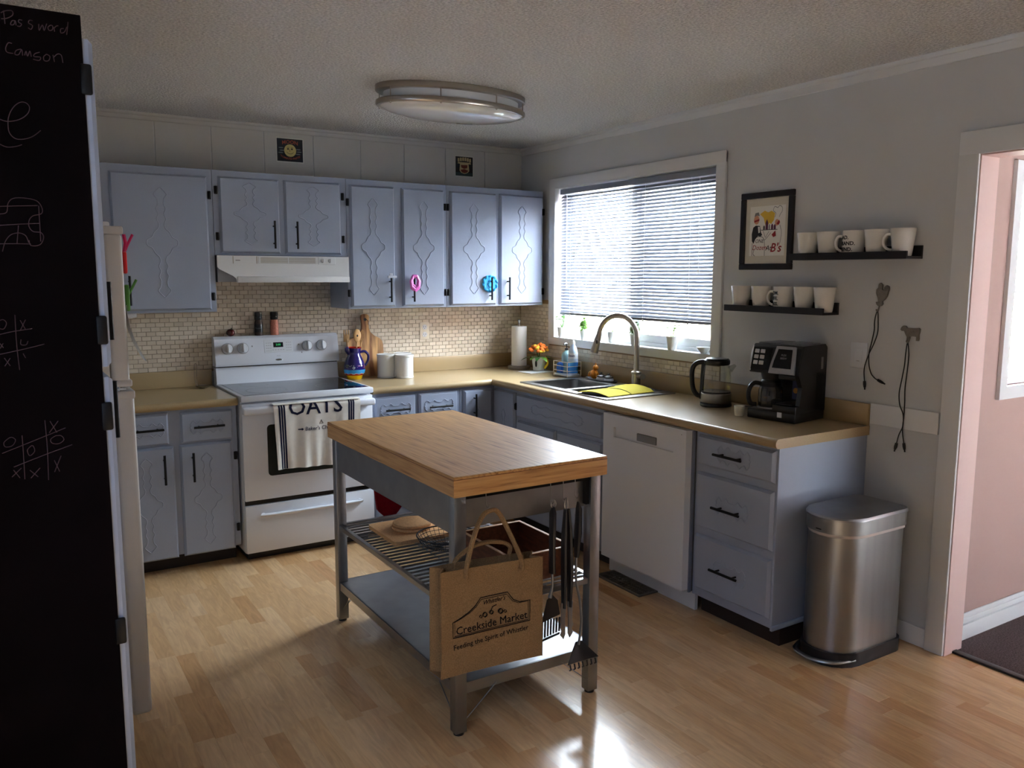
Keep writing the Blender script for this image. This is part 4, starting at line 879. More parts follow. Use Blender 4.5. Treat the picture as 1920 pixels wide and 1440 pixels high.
# framed cartoon print
t = thing('framed_picture', 'black framed cartoon print of a waiter and a chef beside the window', 'picture', (-.01,-2.256,1.603))
FW, FH = .328, .380
PM = lambda u, v, d: (-.0008-d, -2.092-u, 1.603+v)
for a, b in (((0,0),(FW,.030)), ((0,FH-.030),(FW,FH)), ((0,.030),(.030,FH-.030)), ((FW-.030,.030),(FW,FH-.030))): mk('frame_side', G(PM).box((*a,0), (*b,.018), .003, 1), 'frame_black', t)
pr_ = mk('print', G(PM).box((.030,.030,0), (FW-.030,FH-.030,.006)), 'mat_paper', t)
UV = lambda d0: (lambda u, v, d: PM(.030+u*(FW-.06), .030+v*(FH-.06), .006+d0+d))
def flat(name, poly, m, lv=1): mk(name, G(UV(.0002*lv)).prism(poly, 0, .0002), m, pr_)
def ink(name, pts, m='ink', r=.0011, closed=False, lv=4): mk(name, G(UV(.0002*lv)).tube(smooth([(a,b,0) for a, b in pts], 3, closed), r*4.0, closed, 4, flat=.10, up=(0,0,1)), m, pr_)
disc = lambda u, v, ru, rv, n=16: [(u+ru*math.cos(2*math.pi*i/n), v+rv*math.sin(2*math.pi*i/n)) for i in range(n)]
flat('paper', [(.10,.12),(.92,.12),(.92,.88),(.10,.88)], 'paper_white', 0)
flat('sunburst', [(.33,.76),(.42,.70),(.46,.60),(.50,.56),(.56,.62),(.60,.60),(.66,.66),(.68,.76),(.60,.80),(.52,.78),(.44,.81)], 'ink_yellow')
flat('jacket', [(.16,.35),(.15,.46),(.18,.56),(.24,.59),(.34,.58),(.37,.48),(.40,.44),(.36,.42),(.30,.43),(.24,.38),(.20,.31)], 'ink')
flat('shirt', [(.29,.57),(.335,.57),(.345,.48),(.31,.47)], 'paper_white', 2)
flat('face', disc(.255,.675,.065,.07), 'ink_skin'); flat('mask', [(.20,.665),(.32,.69),(.32,.66),(.20,.635)], 'ink_red', 2); flat('hair', [(.20,.72),(.22,.78),(.30,.79),(.325,.73),(.26,.745)], 'ink_grey', 2)
for u0, v0, wd, ht, m in ((.42,.52,.035,.07,'ink'),(.47,.52,.06,.16,'ink_purple'),(.545,.52,.03,.09,'ink_grey'),(.60,.52,.05,.09,'ink_purple'),(.66,.52,.05,.08,'ink_purple')): flat('bottle', [(u0,v0),(u0+wd,v0),(u0+wd,v0+ht*.65),(u0+wd*.5,v0+ht),(u0,v0+ht*.65)], m, 2)
ink('tray', [(.37,.515),(.55,.515),(.75,.515)]); ink('tray_stem', [(.42,.50),(.45,.45),(.48,.40),(.52,.45),(.56,.49)], 'ink_grey')
flat('chef_face', disc(.73,.62,.045,.05), 'ink_skin'); flat('beard', [(.72,.60),(.78,.66),(.80,.62),(.77,.58)], 'ink_red', 2)
ink('chef_hat', [(.68,.70),(.70,.76),(.64,.80),(.67,.86),(.74,.84),(.78,.87),(.84,.84),(.84,.78),(.80,.74),(.78,.70)], 'ink_grey')
ink('chef_back', [(.80,.58),(.84,.48),(.83,.36),(.80,.28)], 'ink_grey'); flat('scarf', [(.62,.44),(.70,.50),(.72,.42),(.66,.40)], 'ink_red', 1); ink('chef_arm', [(.60,.47),(.52,.40),(.46,.36)], 'ink_grey')
ink('apron_line', [(.22,.36),(.24,.40),(.34,.42),(.42,.40),(.46,.33),(.47,.12)]); ink('trouser_line', [(.17,.32),(.17,.12)]); ink('trouser_line', [(.22,.22),(.20,.15),(.24,.12)])
wr_ = lambda u, v, s: (lambda a, b, c: UV(.001)(u+a/(FW-.06), v+b/(FH-.06), c))
mk('lettering', G().text('ONE', .026, wr_(.34,.345,1), .0002, .2), 'ink', pr_); mk('lettering', G().text('Dozen', .034, wr_(.345,.245,1), .0002, .2), 'ink_red', pr_)
mk('lettering', G().text('At', .036, wr_(.555,.235,1), .0002, .25), 'ink', pr_); mk('lettering', G().text("B's", .060, wr_(.72,.235,1), .0002, .25, .0008), 'ink_red', pr_)
# switch plate, animal hooks and charging cables
t = thing('switch_plate', 'white blank switch plate on the wall behind the coffee maker', 'switch plate', (-.003,-2.806,1.165))
mk('plate', G().box((-.006,-2.848,1.166), (-.0003,-2.765,1.279), .002), 'white_plastic', t); mk('rocker', G().box((-.009,-2.828,1.19), (-.006,-2.786,1.255), .001, 1), 'white_plastic', t); mk('print', G().box((-.0095,-2.815,1.196), (-.009,-2.80,1.198)), 'grey_plastic', t)
WP = lambda u, v, d: (-.0004-d, u, v)
ro = [(-2.892,1.444),(-2.882,1.452),(-2.879,1.462),(-2.89,1.464),(-2.887,1.479),(-2.878,1.499),(-2.879,1.516),(-2.887,1.523),(-2.889,1.54),(-2.897,1.545),(-2.906,1.536),(-2.906,1.516),(-2.914,1.512),(-2.917,1.527),(-2.926,1.535),(-2.936,1.53),(-2.938,1.519),(-2.934,1.504),(-2.93,1.487),(-2.92,1.473),(-2.909,1.465),(-2.912,1.453),(-2.905,1.445)]
t = thing('rooster_hook', 'pewter rooster shaped wall hook near the doorway', 'hook', (-.005,-2.91,1.42))
mk('rooster', G(WP).prism(ro, 0, .010), 'pewter', t); mk('peg', G().tube(smooth([(-.008,-2.898,1.445), (-.020,-2.898,1.422), (-.030,-2.898,1.430)], 4), .0035, n=8), 'pewter', t)
cw = [(-3.003,1.349),(-3.007,1.359),(-3.015,1.366),(-3.025,1.365),(-3.032,1.357),(-3.05,1.357),(-3.07,1.358),(-3.084,1.36),(-3.09,1.355),(-3.089,1.342),(-3.086,1.329),(-3.087,1.313),(-3.085,1.305),(-3.076,1.305),(-3.076,1.322),(-3.059,1.324),(-3.045,1.321),(-3.043,1.307),(-3.033,1.302),(-3.034,1.319),(-3.026,1.332),(-3.02,1.344),(-3.01,1.343)]
t = thing('cow_hook', 'pewter cow shaped wall hook beside the doorway trim', 'hook', (-.005,-3.04,1.29))
mk('cow', G(WP).prism(cw, 0, .010), 'pewter', t); mk('peg', G().tube(smooth([(-.008,-3.047,1.318), (-.020,-3.047,1.296), (-.030,-3.047,1.304)], 4), .0035, n=8), 'pewter', t)
def cable(label, p, loc):
    t = thing('charging_cable', label, 'cable', loc, group='black charging cables on the wall hooks')
    mk('cord', G().tube(smooth([(-.0215, y, z) for i, (y, z) in enumerate(p)], 6), .0026, n=6), 'cord_black', t)
    for q, r_ in ((p[0], p[1]), (p[-1], p[-2])):
        d = (Vector((0,q[0],q[1]))-Vector((0,r_[0],r_[1]))).normalized(); a = Vector((-.0215,q[0],q[1]))
        mk('plug', G().tube([a, a+d*.014, a+d*.028], [.006,.0068,.005], n=8).tube([a+d*.028, a+d*.038], .0035, n=6), 'cord_black', t)
cable('black cable looped over the rooster hook', [(-2.855,1.112),(-2.850,1.16),(-2.858,1.20),(-2.872,1.24),(-2.890,1.28),(-2.905,1.33),(-2.904,1.38),(-2.899,1.424),(-2.890,1.40),(-2.887,1.37),(-2.888,1.34),(-2.880,1.29),(-2.870,1.24),(-2.872,1.19),(-2.885,1.15),(-2.905,1.13),(-2.920,1.124)], (-.01,-2.885,1.10))
cable('longer black cable looped over the cow hook', [(-3.027,.862),(-3.035,.90),(-3.050,.94),(-3.048,.99),(-3.030,1.03),(-3.024,1.08),(-3.032,1.14),(-3.040,1.20),(-3.042,1.25),(-3.047,1.298),(-3.056,1.25),(-3.055,1.20),(-3.052,1.15),(-3.049,1.10),(-3.052,1.04),(-3.052,.98),(-3.050,.92),(-3.060,.868)], (-.01,-3.04,.84))
# ================================================================== posters on the back wall
def poster(label, x0, z0, wd, ht, border):
    t = thing('label_print', label, 'poster', (x0+wd/2,-.008,z0)); m = lambda u, v, d: (x0+u, -.0062-d, z0+v)
    return t, m, mk('sheet', G(m).box((0,0,0), (wd,ht,.002)), border, t)
t, m, sh = poster('square dark blue moon-face tomato paste print above the hood cabinet', -1.764, 2.247, .170, .146, 'poster_border')
def pp(name, poly, mt_, d=.002): mk(name, G(m).prism(poly, d, d+.0004), mt_, sh)
pp('ground', [(.006,.006),(.164,.006),(.164,.140),(.006,.140)], 'poster_navy')
for u, v, s in ((.030,.085,1),(.036,.070,1),(.028,.056,1),(.136,.080,1),(.142,.066,1),(.134,.052,1)): pp('cloud', disc(u,v,.016*s,.0035*s,10), 'poster_cloud', .0024)
pp('moon', disc(.086,.071,.037,.037,28), 'poster_gold', .0026)
for u in (.073,.097): pp('eye', disc(u,.080,.006,.005,10), 'poster_brown', .003)
mk('smile', G(m).tube(smooth([(.064,.062,.0032), (.076,.053,.0032), (.094,.052,.0032), (.107,.062,.0032)], 5), .0012, n=5, flat=.3), 'poster_brown', sh)
mk('nose', G(m).tube([(.085,.078,.0032), (.082,.066,.0032), (.087,.065,.0032)], .0012, n=5, flat=.3), 'poster_brown', sh)
mk('brow', G(m).tube([(.066,.088,.0032), (.074,.091,.0032), (.080,.087,.0032)], .0012, n=5, flat=.3).tube([(.091,.087,.0032), (.098,.091,.0032), (.105,.087,.0032)], .0012, n=5, flat=.3), 'poster_brown', sh)
mk('lettering', G(m).text('MOON', .031, lambda a, b, c: (.086+a, .121+b-a*a*3, .003+c), .0002, 0, .0006), 'poster_red', sh)
mk('lettering', G(m).text('TOMATO PASTE', .0165, lambda a, b, c: (.086+a, .022+b+a*a*4.5, .003+c), .0002, 0, .0004), 'poster_red', sh)
t, m, sh = poster('small brown shield print above the corner wall cabinet', -.546, 2.238, .146, .140, 'poster_border')
pp('ground', [(.006,.006),(.140,.006),(.140,.134),(.006,.134)], 'poster_brown'); pp('shore', [(.006,.006),(.140,.006),(.140,.028),(.006,.030)], 'poster_teal', .0024)
for i in range(6): pp('letter_block', [(.022+i*.018,.100+.006*math.sin(i*.63)),(.036+i*.018,.100+.006*math.sin(i*.63)),(.035+i*.018,.124+.006*math.sin(i*.63)),(.022+i*.018,.123+.006*math.sin(i*.63))], 'poster_cream', .0026)
pp('ribbon', [(.020,.086),(.126,.086),(.122,.097),(.024,.097)], 'poster_cream', .0026)
pp('shield', [(.040,.086),(.106,.086),(.110,.060),(.112,.040),(.096,.026),(.074,.020),(.050,.026),(.036,.042),(.038,.062)], 'poster_cream', .0028)
pp('emblem', [(.046,.078),(.098,.080),(.096,.060),(.074,.054),(.052,.060)], 'poster_meat', .0032); pp('emblem', [(.044,.046),(.074,.052),(.104,.044),(.094,.030),(.074,.025),(.054,.030)], 'poster_meat', .0032)
pp('figure', disc(.022,.074,.014,.018,12), 'poster_navy', .0026)
# ================================================================== outlet
t = thing('wall_outlet', 'cream double wall outlet on the tiled backsplash', 'outlet', (-.788,-.008,1.133))
OP = lambda u, v, d: (u, -.0064-d, v)
mk('plate', G(OP).box((-.823,1.134,0), (-.752,1.252,.005), .002), 'off_white', t)
for z in (1.163,1.213):
    f_ = mk('socket', G(OP).prism(disc(-.7875,z+.005,.017,.018,20), .005, .007), 'white_plastic', t)
    mk('slot', G(OP).box((-.796,z+.002,.007), (-.7935,z+.012,.0075)), 'black_plastic', f_); mk('slot', G(OP).box((-.783,z+.002,.007), (-.7805,z+.012,.0075)), 'black_plastic', f_); mk('slot', G(OP).prism(disc(-.7885,z-.005,.0025,.0025,8), .007, .0075), 'black_plastic', f_)
# ================================================================== back counter things
CZ = .9152
def canister(label, x, y):
    t = thing('canister', label, 'canister', (x,y,CZ), group='white canisters')
    mk('jar', G().lathe([(0,0),(.055,0),(.058,.003),(.058,.012),(.0565,.014),(.0565,.134),(.058,.136),(.058,.138)], n=32), 'pot_white', t, local=True)
    mk('lid', G().lathe([(.0,.138),(.059,.138),(.0595,.141),(.0595,.148),(.057,.151),(.054,.149),(.0,.149)], n=32), 'pot_white', t, local=True)
canister('white canister nearest the cutting board', -1.150,-.185)
canister('white canister standing in front of the other two', -1.060,-.268)
canister('white canister half hidden at the back of the trio', -1.020,-.150)
t = thing('cutting_board', 'striped acacia paddle cutting board leaning on the tiles', 'cutting board', (-1.245,-.05,CZ))
def lean(u, v, d): return (-1.365+u, -.062+v*.0865-d, .9165+v*.9962)
bo = [(.012,0),(.243,0),(.250,.012),(.248,.20),(.243,.225),(.225,.245),(.19,.262),(.165,.285),(.156,.31),(.155,.34),(.160,.385),(.155,.398),(.14,.403),(.12,.402),(.108,.395),(.104,.38),(.108,.34),(.106,.31),(.098,.285),(.07,.262),(.02,.24),(.004,.22),(0,.20),(.002,.012)]
mk('paddle', G(lean).prism(bo, 0, .018), 'acacia', t); mk('hang_hole', G(lean).prism(disc(.132,.368,.010,.010,14), .0176, .0186), 'black_plastic', t)
mk('cord', G(lean).tube(smooth([(.132,.37,.019), (.145,.365,.022), (.152,.35,.022), (.150,.335,.020)], 4), .0016, n=5), 'tool_black', t)
JX, JY = -1.352, -.150
t = thing('ceramic_jug', 'painted blue ceramic jug with yellow foot holding wooden spoons', 'jug', (JX,JY,CZ))
def band(name, prof, m): mk(name, G().lathe(prof, n=36), m, t, local=True, ang=60)
band('foot', [(0,0),(.044,0),(.047,.006),(.050,.018),(.054,.025)], 'jug_yellow')
band('red_band', [(.054,.025),(.060,.033),(.063,.038)], 'jug_red'); band('cyan_band', [(.063,.038),(.067,.050),(.068,.062)], 'jug_cyan')
band('body', [(.068,.062),(.067,.085),(.060,.112),(.050,.135),(.042,.150),(.038,.162),(.039,.175),(.044,.190),(.046,.196)], 'jug_blue'); band('rim', [(.046,.196),(.047,.199),(.044,.201),(.039,.194),(.034,.165),(.05,.12),(.055,.06),(0,.05)], 'jug_red')
wv = [(.0645*math.cos(a*.1309), .0645*math.sin(a*.1309), .0375+.003*math.sin(a*1.5)) for a in range(48)]
mk('wave_line', G().tube(wv, .0012, True, 5), 'jug_white', t, local=True)
mk('spout', G().tube([(-.034,-.006,.165), (-.050,-.008,.190), (-.058,-.009,.203)], [.018,.018,.010], n=10), 'jug_blue', t, local=True)
ha = (.93, -.10)
mk('handle', G().tube(smooth([(.040*ha[0],.04*ha[1],.168), (.072*ha[0],.07*ha[1],.172), (.096*ha[0],.09*ha[1],.150), (.096*ha[0],.09*ha[1],.118), (.080*ha[0],.08*ha[1],.088), (.062*ha[0],.06*ha[1],.078)], 5), .0085, n=10), 'jug_blue', t, local=True)
def on_jug(th, z, r): return (r*math.cos(th), r*math.sin(th), z)
for th0, z0, m, rr_ in ((-1.75,.098,'jug_white',.019),(-1.25,.100,'jug_green',.015),(-2.35,.098,'jug_white',.013),(-1.5,.092,'jug_pink',.008),(-2.0,.075,'jug_white',.006),(-2.7,.085,'jug_green',.008),(-.9,.082,'jug_pink',.008)):
    mk('flower', G().tube([on_jug(th0+rr_/.062*math.cos(a*.6283), z0+rr_*math.sin(a*.6283), (.0655 if z0 < .09 else .0645)-max(0,(z0+rr_*math.sin(a*.6283)-.085))*.30+.0012) for a in range(10)], .0016, True, 5), m, t, local=True)
def spoon(label, dx, dy, lean_x, lean_y, L, rx, rz, name='wooden_spoon'):
    t = thing(name, label, 'spoon', (JX+dx,JY+dy,CZ+.06), group='wooden spoons in the jug')
    b = Vector((JX+dx,JY+dy,CZ+.055)); e = b+Vector((lean_x,lean_y,L)); u = (e-b).normalized()
    mk('handle', G().tube([b, b+u*(L*.6), e], [.005,.0048,.006], n=8), 'spoon_wood', t)
    return t, e, u
t, e, u = spoon('wooden spoon with a round hole standing in the jug', .002,-.008,.010,-.012,.19,.026,.04)
mk('head', G().ball(e+u*.030, (.026,.007,.042), 18, 12), 'spoon_wood', t); mk('hole', G().ball(e+u*.030+Vector((.0,-.0062,0)), (.006,.002,.008), 10, 6), 'tool_black', t)
t, e, u = spoon('wooden fork with tines at the left of the jug', -.012,.008,-.030,.010,.20,.02,.04,'wooden_fork')
mk('head', G().box((e.x-.020,e.y-.003,e.z-.02), (e.x+.020,e.y+.003,e.z+.028), .003), 'spoon_wood', t)
for i in range(3): mk('tine', G().tube([(e.x-.015+i*.015,e.y,e.z+.02), (e.x-.015+i*.015,e.y,e.z+.055)], [.005,.003], n=6), 'spoon_wood', t)
t, e, u = spoon('slim wooden whisk standing at the right of the jug', .012,.004,.040,.0,.18,.02,.04,'wooden_whisk')
for i in range(5): a = i*.628; mk('wire_loop', G().tube(smooth([e, e+Vector((.016*math.cos(a),.016*math.sin(a),.03)), e+Vector((.008,0,.075)), e+Vector((-.016*math.cos(a)+.006,-.016*math.sin(a),.03)), e], 4), .0015, n=5), 'spoon_wood', t)
# on the stove backguard
def grinder(label, x, m, lid):
    t = thing('spice_grinder', label, 'grinder', (x,-.036,1.2045), group='spice grinders on the stove')
    mk('jar', G().lathe([(0,0),(.023,0),(.0245,.004),(.0245,.075),(.021,.090),(.020,.094),(0,.094)], n=20), m, t, local=True)
    mk('grinder_head', G().lathe([(0,.094),(.021,.094),(.0225,.098),(.0225,.112),(.021,.114),(.0225,.117),(.0225,.138),(.020,.141),(0,.141)], n=20), 'black_plastic', t, local=True)
    if lid: mk('label', G().lathe([(.0247,.02),(.0249,.022),(.0249,.066),(.0247,.068)], n=20), 'black_plastic', t, local=True); mk('lettering', G().text('Pepper', .014, lambda a, b, c: ((.0252+c)*math.cos(-2.0+a/.0252), (.0252+c)*math.sin(-2.0+a/.0252), .045+b), .0002, .25), 'poster_cloud', t, local=True)
    else: mk('label', G().lathe([(.0247,.0),(.0249,.001),(.0249,.008),(.0247,.010)], n=20), 'salt_pink', t, local=True)
grinder('pepper grinder with dark label on the stove backguard', -1.915,'pepper',True)
grinder('pink salt grinder on the stove backguard', -1.820,'salt_pink',False)
t = thing('kitchen_timer', 'small glossy dark red round timer on the stove backguard', 'timer', (-2.082,-.036,1.2045))
mk('body', G().ball((0,0,.022), (.026,.024,.0225)), 'amber', t, local=True); mk('stalk', G().cyl((.004,0,.043), (.006,0,.05), .003, n=8), 'leaf_dark', t, local=True)
t = thing('spoon_rest', 'small silver dish with a tall wire handle beside the stove', 'spoon rest', (-2.268,-.115,CZ))
mk('dish', G().lathe([(0,.0),(.02,.0),(.040,.010),(.043,.016),(.040,.014),(.02,.004),(0,.004)], n=24), 'chrome', t, local=True)
mk('wire', G().tube(smooth([(-.036,0,.012), (-.044,.004,.06), (-.044,.004,.13), (-.036,.004,.145), (-.030,.004,.13), (-.034,.004,.06), (-.030,0,.010)], 4), .0014, n=5), 'chrome', t, local=True)
# ================================================================== corner things
t = thing('paper_towel_holder', 'steel paper towel holder with a full roll in the corner', 'paper towel holder', (-.140,-.195,CZ))
mk('base', G().lathe([(0,0),(.078,0),(.080,.003),(.080,.018),(.077,.021),(0,.021)], n=32), 'steel', t, local=True); mk('post', G().cyl((0,0,.02), (0,0,.335), .008, n=12).ball((0,0,.337), (.011,.011,.012)), 'steel', t, local=True)
mk('paper_roll', G().lathe([(.012,.022),(.052,.022),(.054,.024),(.054,.298),(.052,.300),(.012,.300)], n=36), 'paper', t, local=True)
def leaf(g, p, d, L, W, droop=.3):
    p = Vector(p); d = Vector(d).normalized(); s = d.cross(Vector((0,0,1))); s = s.normalized() if s.length > .01 else Vector((1,0,0)); n = 5; vs = []; fs = []
    for i in range(n+1):
        t_ = i/n; c = p+d*L*t_-Vector((0,0,droop*L*t_*t_)); w_ = W*math.sin(math.pi*min(.97, .08+.92*t_))**.8
        vs += [c-s*w_, c+Vector((0,0,-.12*w_)), c+s*w_]
    for i in range(n): a = i*3; fs += [(a,a+1,a+4,a+3), (a+1,a+2,a+5,a+4)]
    g.add(vs, fs)
t = thing('flowering_pot', 'orange flowering plant in a white painted pot with lemon handle', 'potted plant', (-.105,-.392,CZ+.006))
mk('pot', G().lathe([(0,0),(.036,0),(.038,.003),(.048,.085),(.050,.094),(.047,.094),(.044,.08),(0,.08)], n=28), 'pot_white', t, local=True)
mk('lemon_handle', G().tube(smooth([(.022,-.040,.085), (.030,-.060,.078), (.030,-.062,.045), (.022,-.040,.018)], 4), [.008]*13, n=10), 'lemon', t, local=True)
mk('painted_leaf', G().ball((-.036,-.022,.05), (.007,.010,.026), 10, 8), 'tool_black', t, local=True)
random.seed(5)
for i in range(11): a = i*.571; g = G(); leaf(g, (.02*math.cos(a),.02*math.sin(a),.088), (math.cos(a),math.sin(a),.35), .075+.02*(i % 3), .018, .5); mk('leaf', g, 'leaf_dark' if i % 2 else 'leaf', t, local=True)
for i in range(46):
    a = random.uniform(0, 6.28); r_ = .060*math.sqrt(random.random()); z = .140+.035*(1-(r_/.060)**2)+random.uniform(-.01,.008)
    mk('blossom', G().ball((r_*math.cos(a), r_*math.sin(a), z), (.014,.014,.011), 8, 5), 'orange_petal' if i % 4 else 'yellow_petal', t, local=True)
mk('stems', G().tube([(0,0,.08), (.01,.0,.14)], .003, n=5).tube([(0,0,.08), (-.015,.01,.14)], .003, n=5).tube([(0,0,.08), (.0,-.02,.14)], .003, n=5), 'leaf_dark', t, local=True)
g = G().sheet(lambda u, v: (-.265+.19*v+.02*u, -.36-.15*u, CZ+.001+.003*max(0,u-.6)*v), 6, 6, .003, (0,0,1))
one('folded_napkin', g, 'paper', 'white folded napkin under the orange flower pot', 'napkin', (-.17,-.43,CZ))
# ================================================================== sink-side things
t = thing('soap_caddy', 'cream wire caddy with soap bottles and sponge behind the sink', 'caddy', (-.118,-.745,CZ))
cx0, cx1, cy0, cy1 = -.172, -.064, -.822, -.668
for z in (.012,.042,.072,.100): mk('wire_rail', G().tube([(cx0,cy0,CZ+z), (cx1,cy0,CZ+z), (cx1,cy1,CZ+z), (cx0,cy1,CZ+z)], .0022, True, 6), 'off_white', t)
for a, b in ((cx0,cy0),(cx1,cy0),(cx1,cy1),(cx0,cy1)): mk('upright', G().cyl((a,b,CZ), (a,b,CZ+.102), .0024, n=6), 'off_white', t)
mk('drip_tray', G().box((cx0+.004,cy0+.004,CZ+.004), (cx1-.004,cy1-.004,CZ+.022), .004), 'soap_clear', t)
t = thing('soap_dispenser', 'aqua hand soap bottle with black pump in the caddy', 'soap bottle', (-.095,-.705,CZ+.0225))
mk('bottle', G().lathe([(0,0),(.028,0),(.031,.004),(.031,.110),(.027,.125),(.012,.140),(.011,.146)], n=20, sx=1.1), 'soap_aqua', t, local=True)
mk('pump', G().cyl((0,0,.146), (0,0,.160), .012, n=12).cyl((0,0,.16), (0,0,.186), .004, n=8).tube([(0,0,.186), (-.012,-.004,.190), (-.030,-.012,.184)], [.007,.006,.004], n=8), 'black_plastic', t, local=True)
t = thing('dish_soap', 'tall clear blue dish soap bottle with white cap in the caddy', 'soap bottle', (-.098,-.782,CZ+.0225))
mk('bottle', G().lathe([(0,0),(.030,0),(.033,.004),(.034,.08),(.029,.11),(.030,.14),(.022,.17),(.012,.186),(.012,.19)], n=20), 'soap_clear', t, local=True)
mk('liquid_band', G().lathe([(.0335,.005),(.0338,.01),(.0345,.07),(.034,.076)], n=20), 'soap_blue', t, local=True)
mk('cap', G().lathe([(0,.19),(.013,.19),(.012,.205),(.007,.214),(0,.216)], n=14), 'white_plastic', t, local=True)
lb = mk('label', G().lathe([(.0325,.098),(.0312,.102),(.0312,.132),(.031,.136)], n=20), 'label_white', t, local=True)
mk('lettering', G().text('Dawn', .0215, lambda a, b, c: ((.0322+c)*math.cos(math.pi+.5+a/.0322), (.0322+c)*math.sin(math.pi+.5+a/.0322), .117+b), .0002, .15, .0004), 'dawn_blue', lb, local=True)
g = G().prism([(-.730,CZ+.024),(-.688,CZ+.024),(-.684,CZ+.06),(-.690,CZ+.085),(-.708,CZ+.092),(-.728,CZ+.085),(-.734,CZ+.06)], -.160, -.138, 'x')
one('dish_sponge', g, 'sponge_blue', 'blue dish sponge standing in front of the soap bottles', 'sponge', (-.149,-.71,CZ+.024))
t = thing('scrubber_tray', 'low grey oval tray on the sink deck', 'tray', (-.098,-1.085,.922))
mk('dish', G().lathe([(0,0),(.9,0),(1.0,.012),(.95,.012),(.87,.004),(0,.004)], n=28, sx=.040, sy=.150), 'steel_dull', t, local=True)
t = thing('orange_figurine', 'small bright orange figurine sitting on the sink tray', 'figurine', (-.098,-1.010,.9262))
mk('body', G().ball((0,.0,.030), (.024,.030,.030)), 'orange_figure', t, local=True); mk('head', G().ball((0,-.012,.072), (.018,.019,.018)), 'orange_figure', t, local=True)
for s_ in (-1,1): mk('limb', G().tube([(0,s_*.02,.045), (-.006,s_*.038,.035), (-.012,s_*.042,.014)], [.010,.010,.009], n=8), 'orange_figure', t, local=True)
mk('tuft', G().tube([(0,-.012,.088), (0,-.012,.104)], [.006,.001], n=6), 'orange_figure', t, local=True)
for lab, y, tl in (('round white bristle scrubber with black grip beside the figurine', -1.082, .5), ('round white bristle scrubber with black grip nearest the tap', -1.152, 0)):
    t = thing('dish_scrubber', lab, 'brush', (-.098,y,.9262), group='dish scrubbers')
    mk('bristles', G().lathe([(0,0),(.026,0),(.032,.006),(.028,.020),(0,.020)], n=20), 'label_white', t, local=True); mk('grip', G().lathe([(0,.020),(.029,.020),(.028,.028),(.014,.034),(.007,.040),(.008,.046),(0,.05)], n=20), 'tool_black', t, local=True)
def cloth(u, v):
    x = -.545+.350*u+.04*v; y = -1.395-.235*v-.035*(1-u); z = .9235+.030*math.sin(math.pi*min(1,v*1.02))**.7*(.35+.65*u)+.004*math.sin(u*9+v*3)*v*(1-v)*4
    return (x, y, max(z, .9235))
t = thing('yellow_dish_mat', 'yellow dimpled drying mat draped across the sink', 'drying mat', (-.35,-1.53,.9235))
mk('mat', G().sheet(cloth, 26, 22, .004, (0,0,1)), 'yellow_cloth', t); mk('fold_line', G().tube([Vector(cloth(.48, v/14))+Vector((0,0,.0042)) for v in range(15)], .0022, n=5), 'tool_black', t)
g = G().box((-.165,-1.62,.9222), (-.085,-1.60,.926), .002).tube([(-.12,-1.60,.926), (-.115,-1.53,.928), (-.11,-1.47,.926)], .004, n=6)
one('sink_brush', g, 'steel_dull', 'thin metal brush lying on the sink deck right of the tap', 'brush', (-.12,-1.56,.922))
# ================================================================== plants on the window sill
SZ = 1.1503
def sill_pot(label, y, kind, s=1.0, x=.012):
    t = thing('sill_plant', label, 'potted plant', (x,y,SZ), group='potted plants on the window sill')
    mk('pot', G().lathe([(0,0),(.022*s,0),(.023*s,.002),(.031*s,.064*s),(.033*s,.070*s),(.030*s,.070*s),(.028*s,.060*s),(0,.060*s)], n=22), 'pot_white', t, local=True)
    mk('soil', G().lathe([(0,.0605*s),(.0275*s,.0605*s),(.0265*s,.063*s),(0,.064*s)], n=16), 'soil', t, local=True)
    if kind == 'leafy':
        for i in range(11):
            a = i*2.4; h = .085+.045*random.random(); p = (.018*math.cos(a), .018*math.sin(a), h+.02)
            mk('stem', G().tube([(0,0,.06), (p[0]*.5,p[1]*.5,h*.8), p], .0012, n=4), 'leaf', t, local=True)
            g = G(); leaf(g, p, (math.cos(a),math.sin(a),.5), .040, .017, .5); leaf(g, p, (math.cos(a+2),math.sin(a+2),.6), .034, .015, .5); mk('leaf', g, 'leaf', t, local=True)
    else:
        m = {'bushy':'leaf', 'sage':'leaf_sage'}[kind]
        for i in range(70):
            a = random.uniform(0,6.28); b = random.uniform(-.6,1.4); r_ = .046*s; c = (r_*.92*math.cos(a)*math.cos(b), r_*.92*math.sin(a)*math.cos(b), .098*s+r_*.85*math.sin(b))
            g = G(); leaf(g, c, (math.cos(a)*math.cos(b), math.sin(a)*math.cos(b), math.sin(b)+.1), .018, .007, .4); mk('leaf', g, m, t, local=True)
        mk('stem', G().tube([(0,0,.06*s), (.002,0,.10*s)], .003, n=5), m, t, local=True)
        mk('foliage_core', G().ball((0,0,.100*s), (.033*s,.033*s,.030*s), 10, 7), m, t, local=True)
sill_pot('leafy seedling in white pot at the far end of the sill', -.50,'leafy')
sill_pot('bushy round green plant in white pot second along the sill', -.755,'bushy')
sill_pot('loose leafy plant in white pot behind the tap head', -1.02,'leafy',1.0,.03)
sill_pot('grey-green bushy plant in white pot behind the tap neck', -1.262,'sage')
sill_pot('leafy plant in white pot standing alone right of the tap', -1.592,'leafy',1.1,.008)
one('ring_dish', G().lathe([(0,0),(.014,0),(.018,.003),(.036,.026),(.040,.034),(.037,.034),(.016,.008),(0,.007)], (.012,-1.838,SZ), 24), 'pot_white', 'small white bowl at the near end of the window sill', 'bowl', (.012,-1.838,SZ))
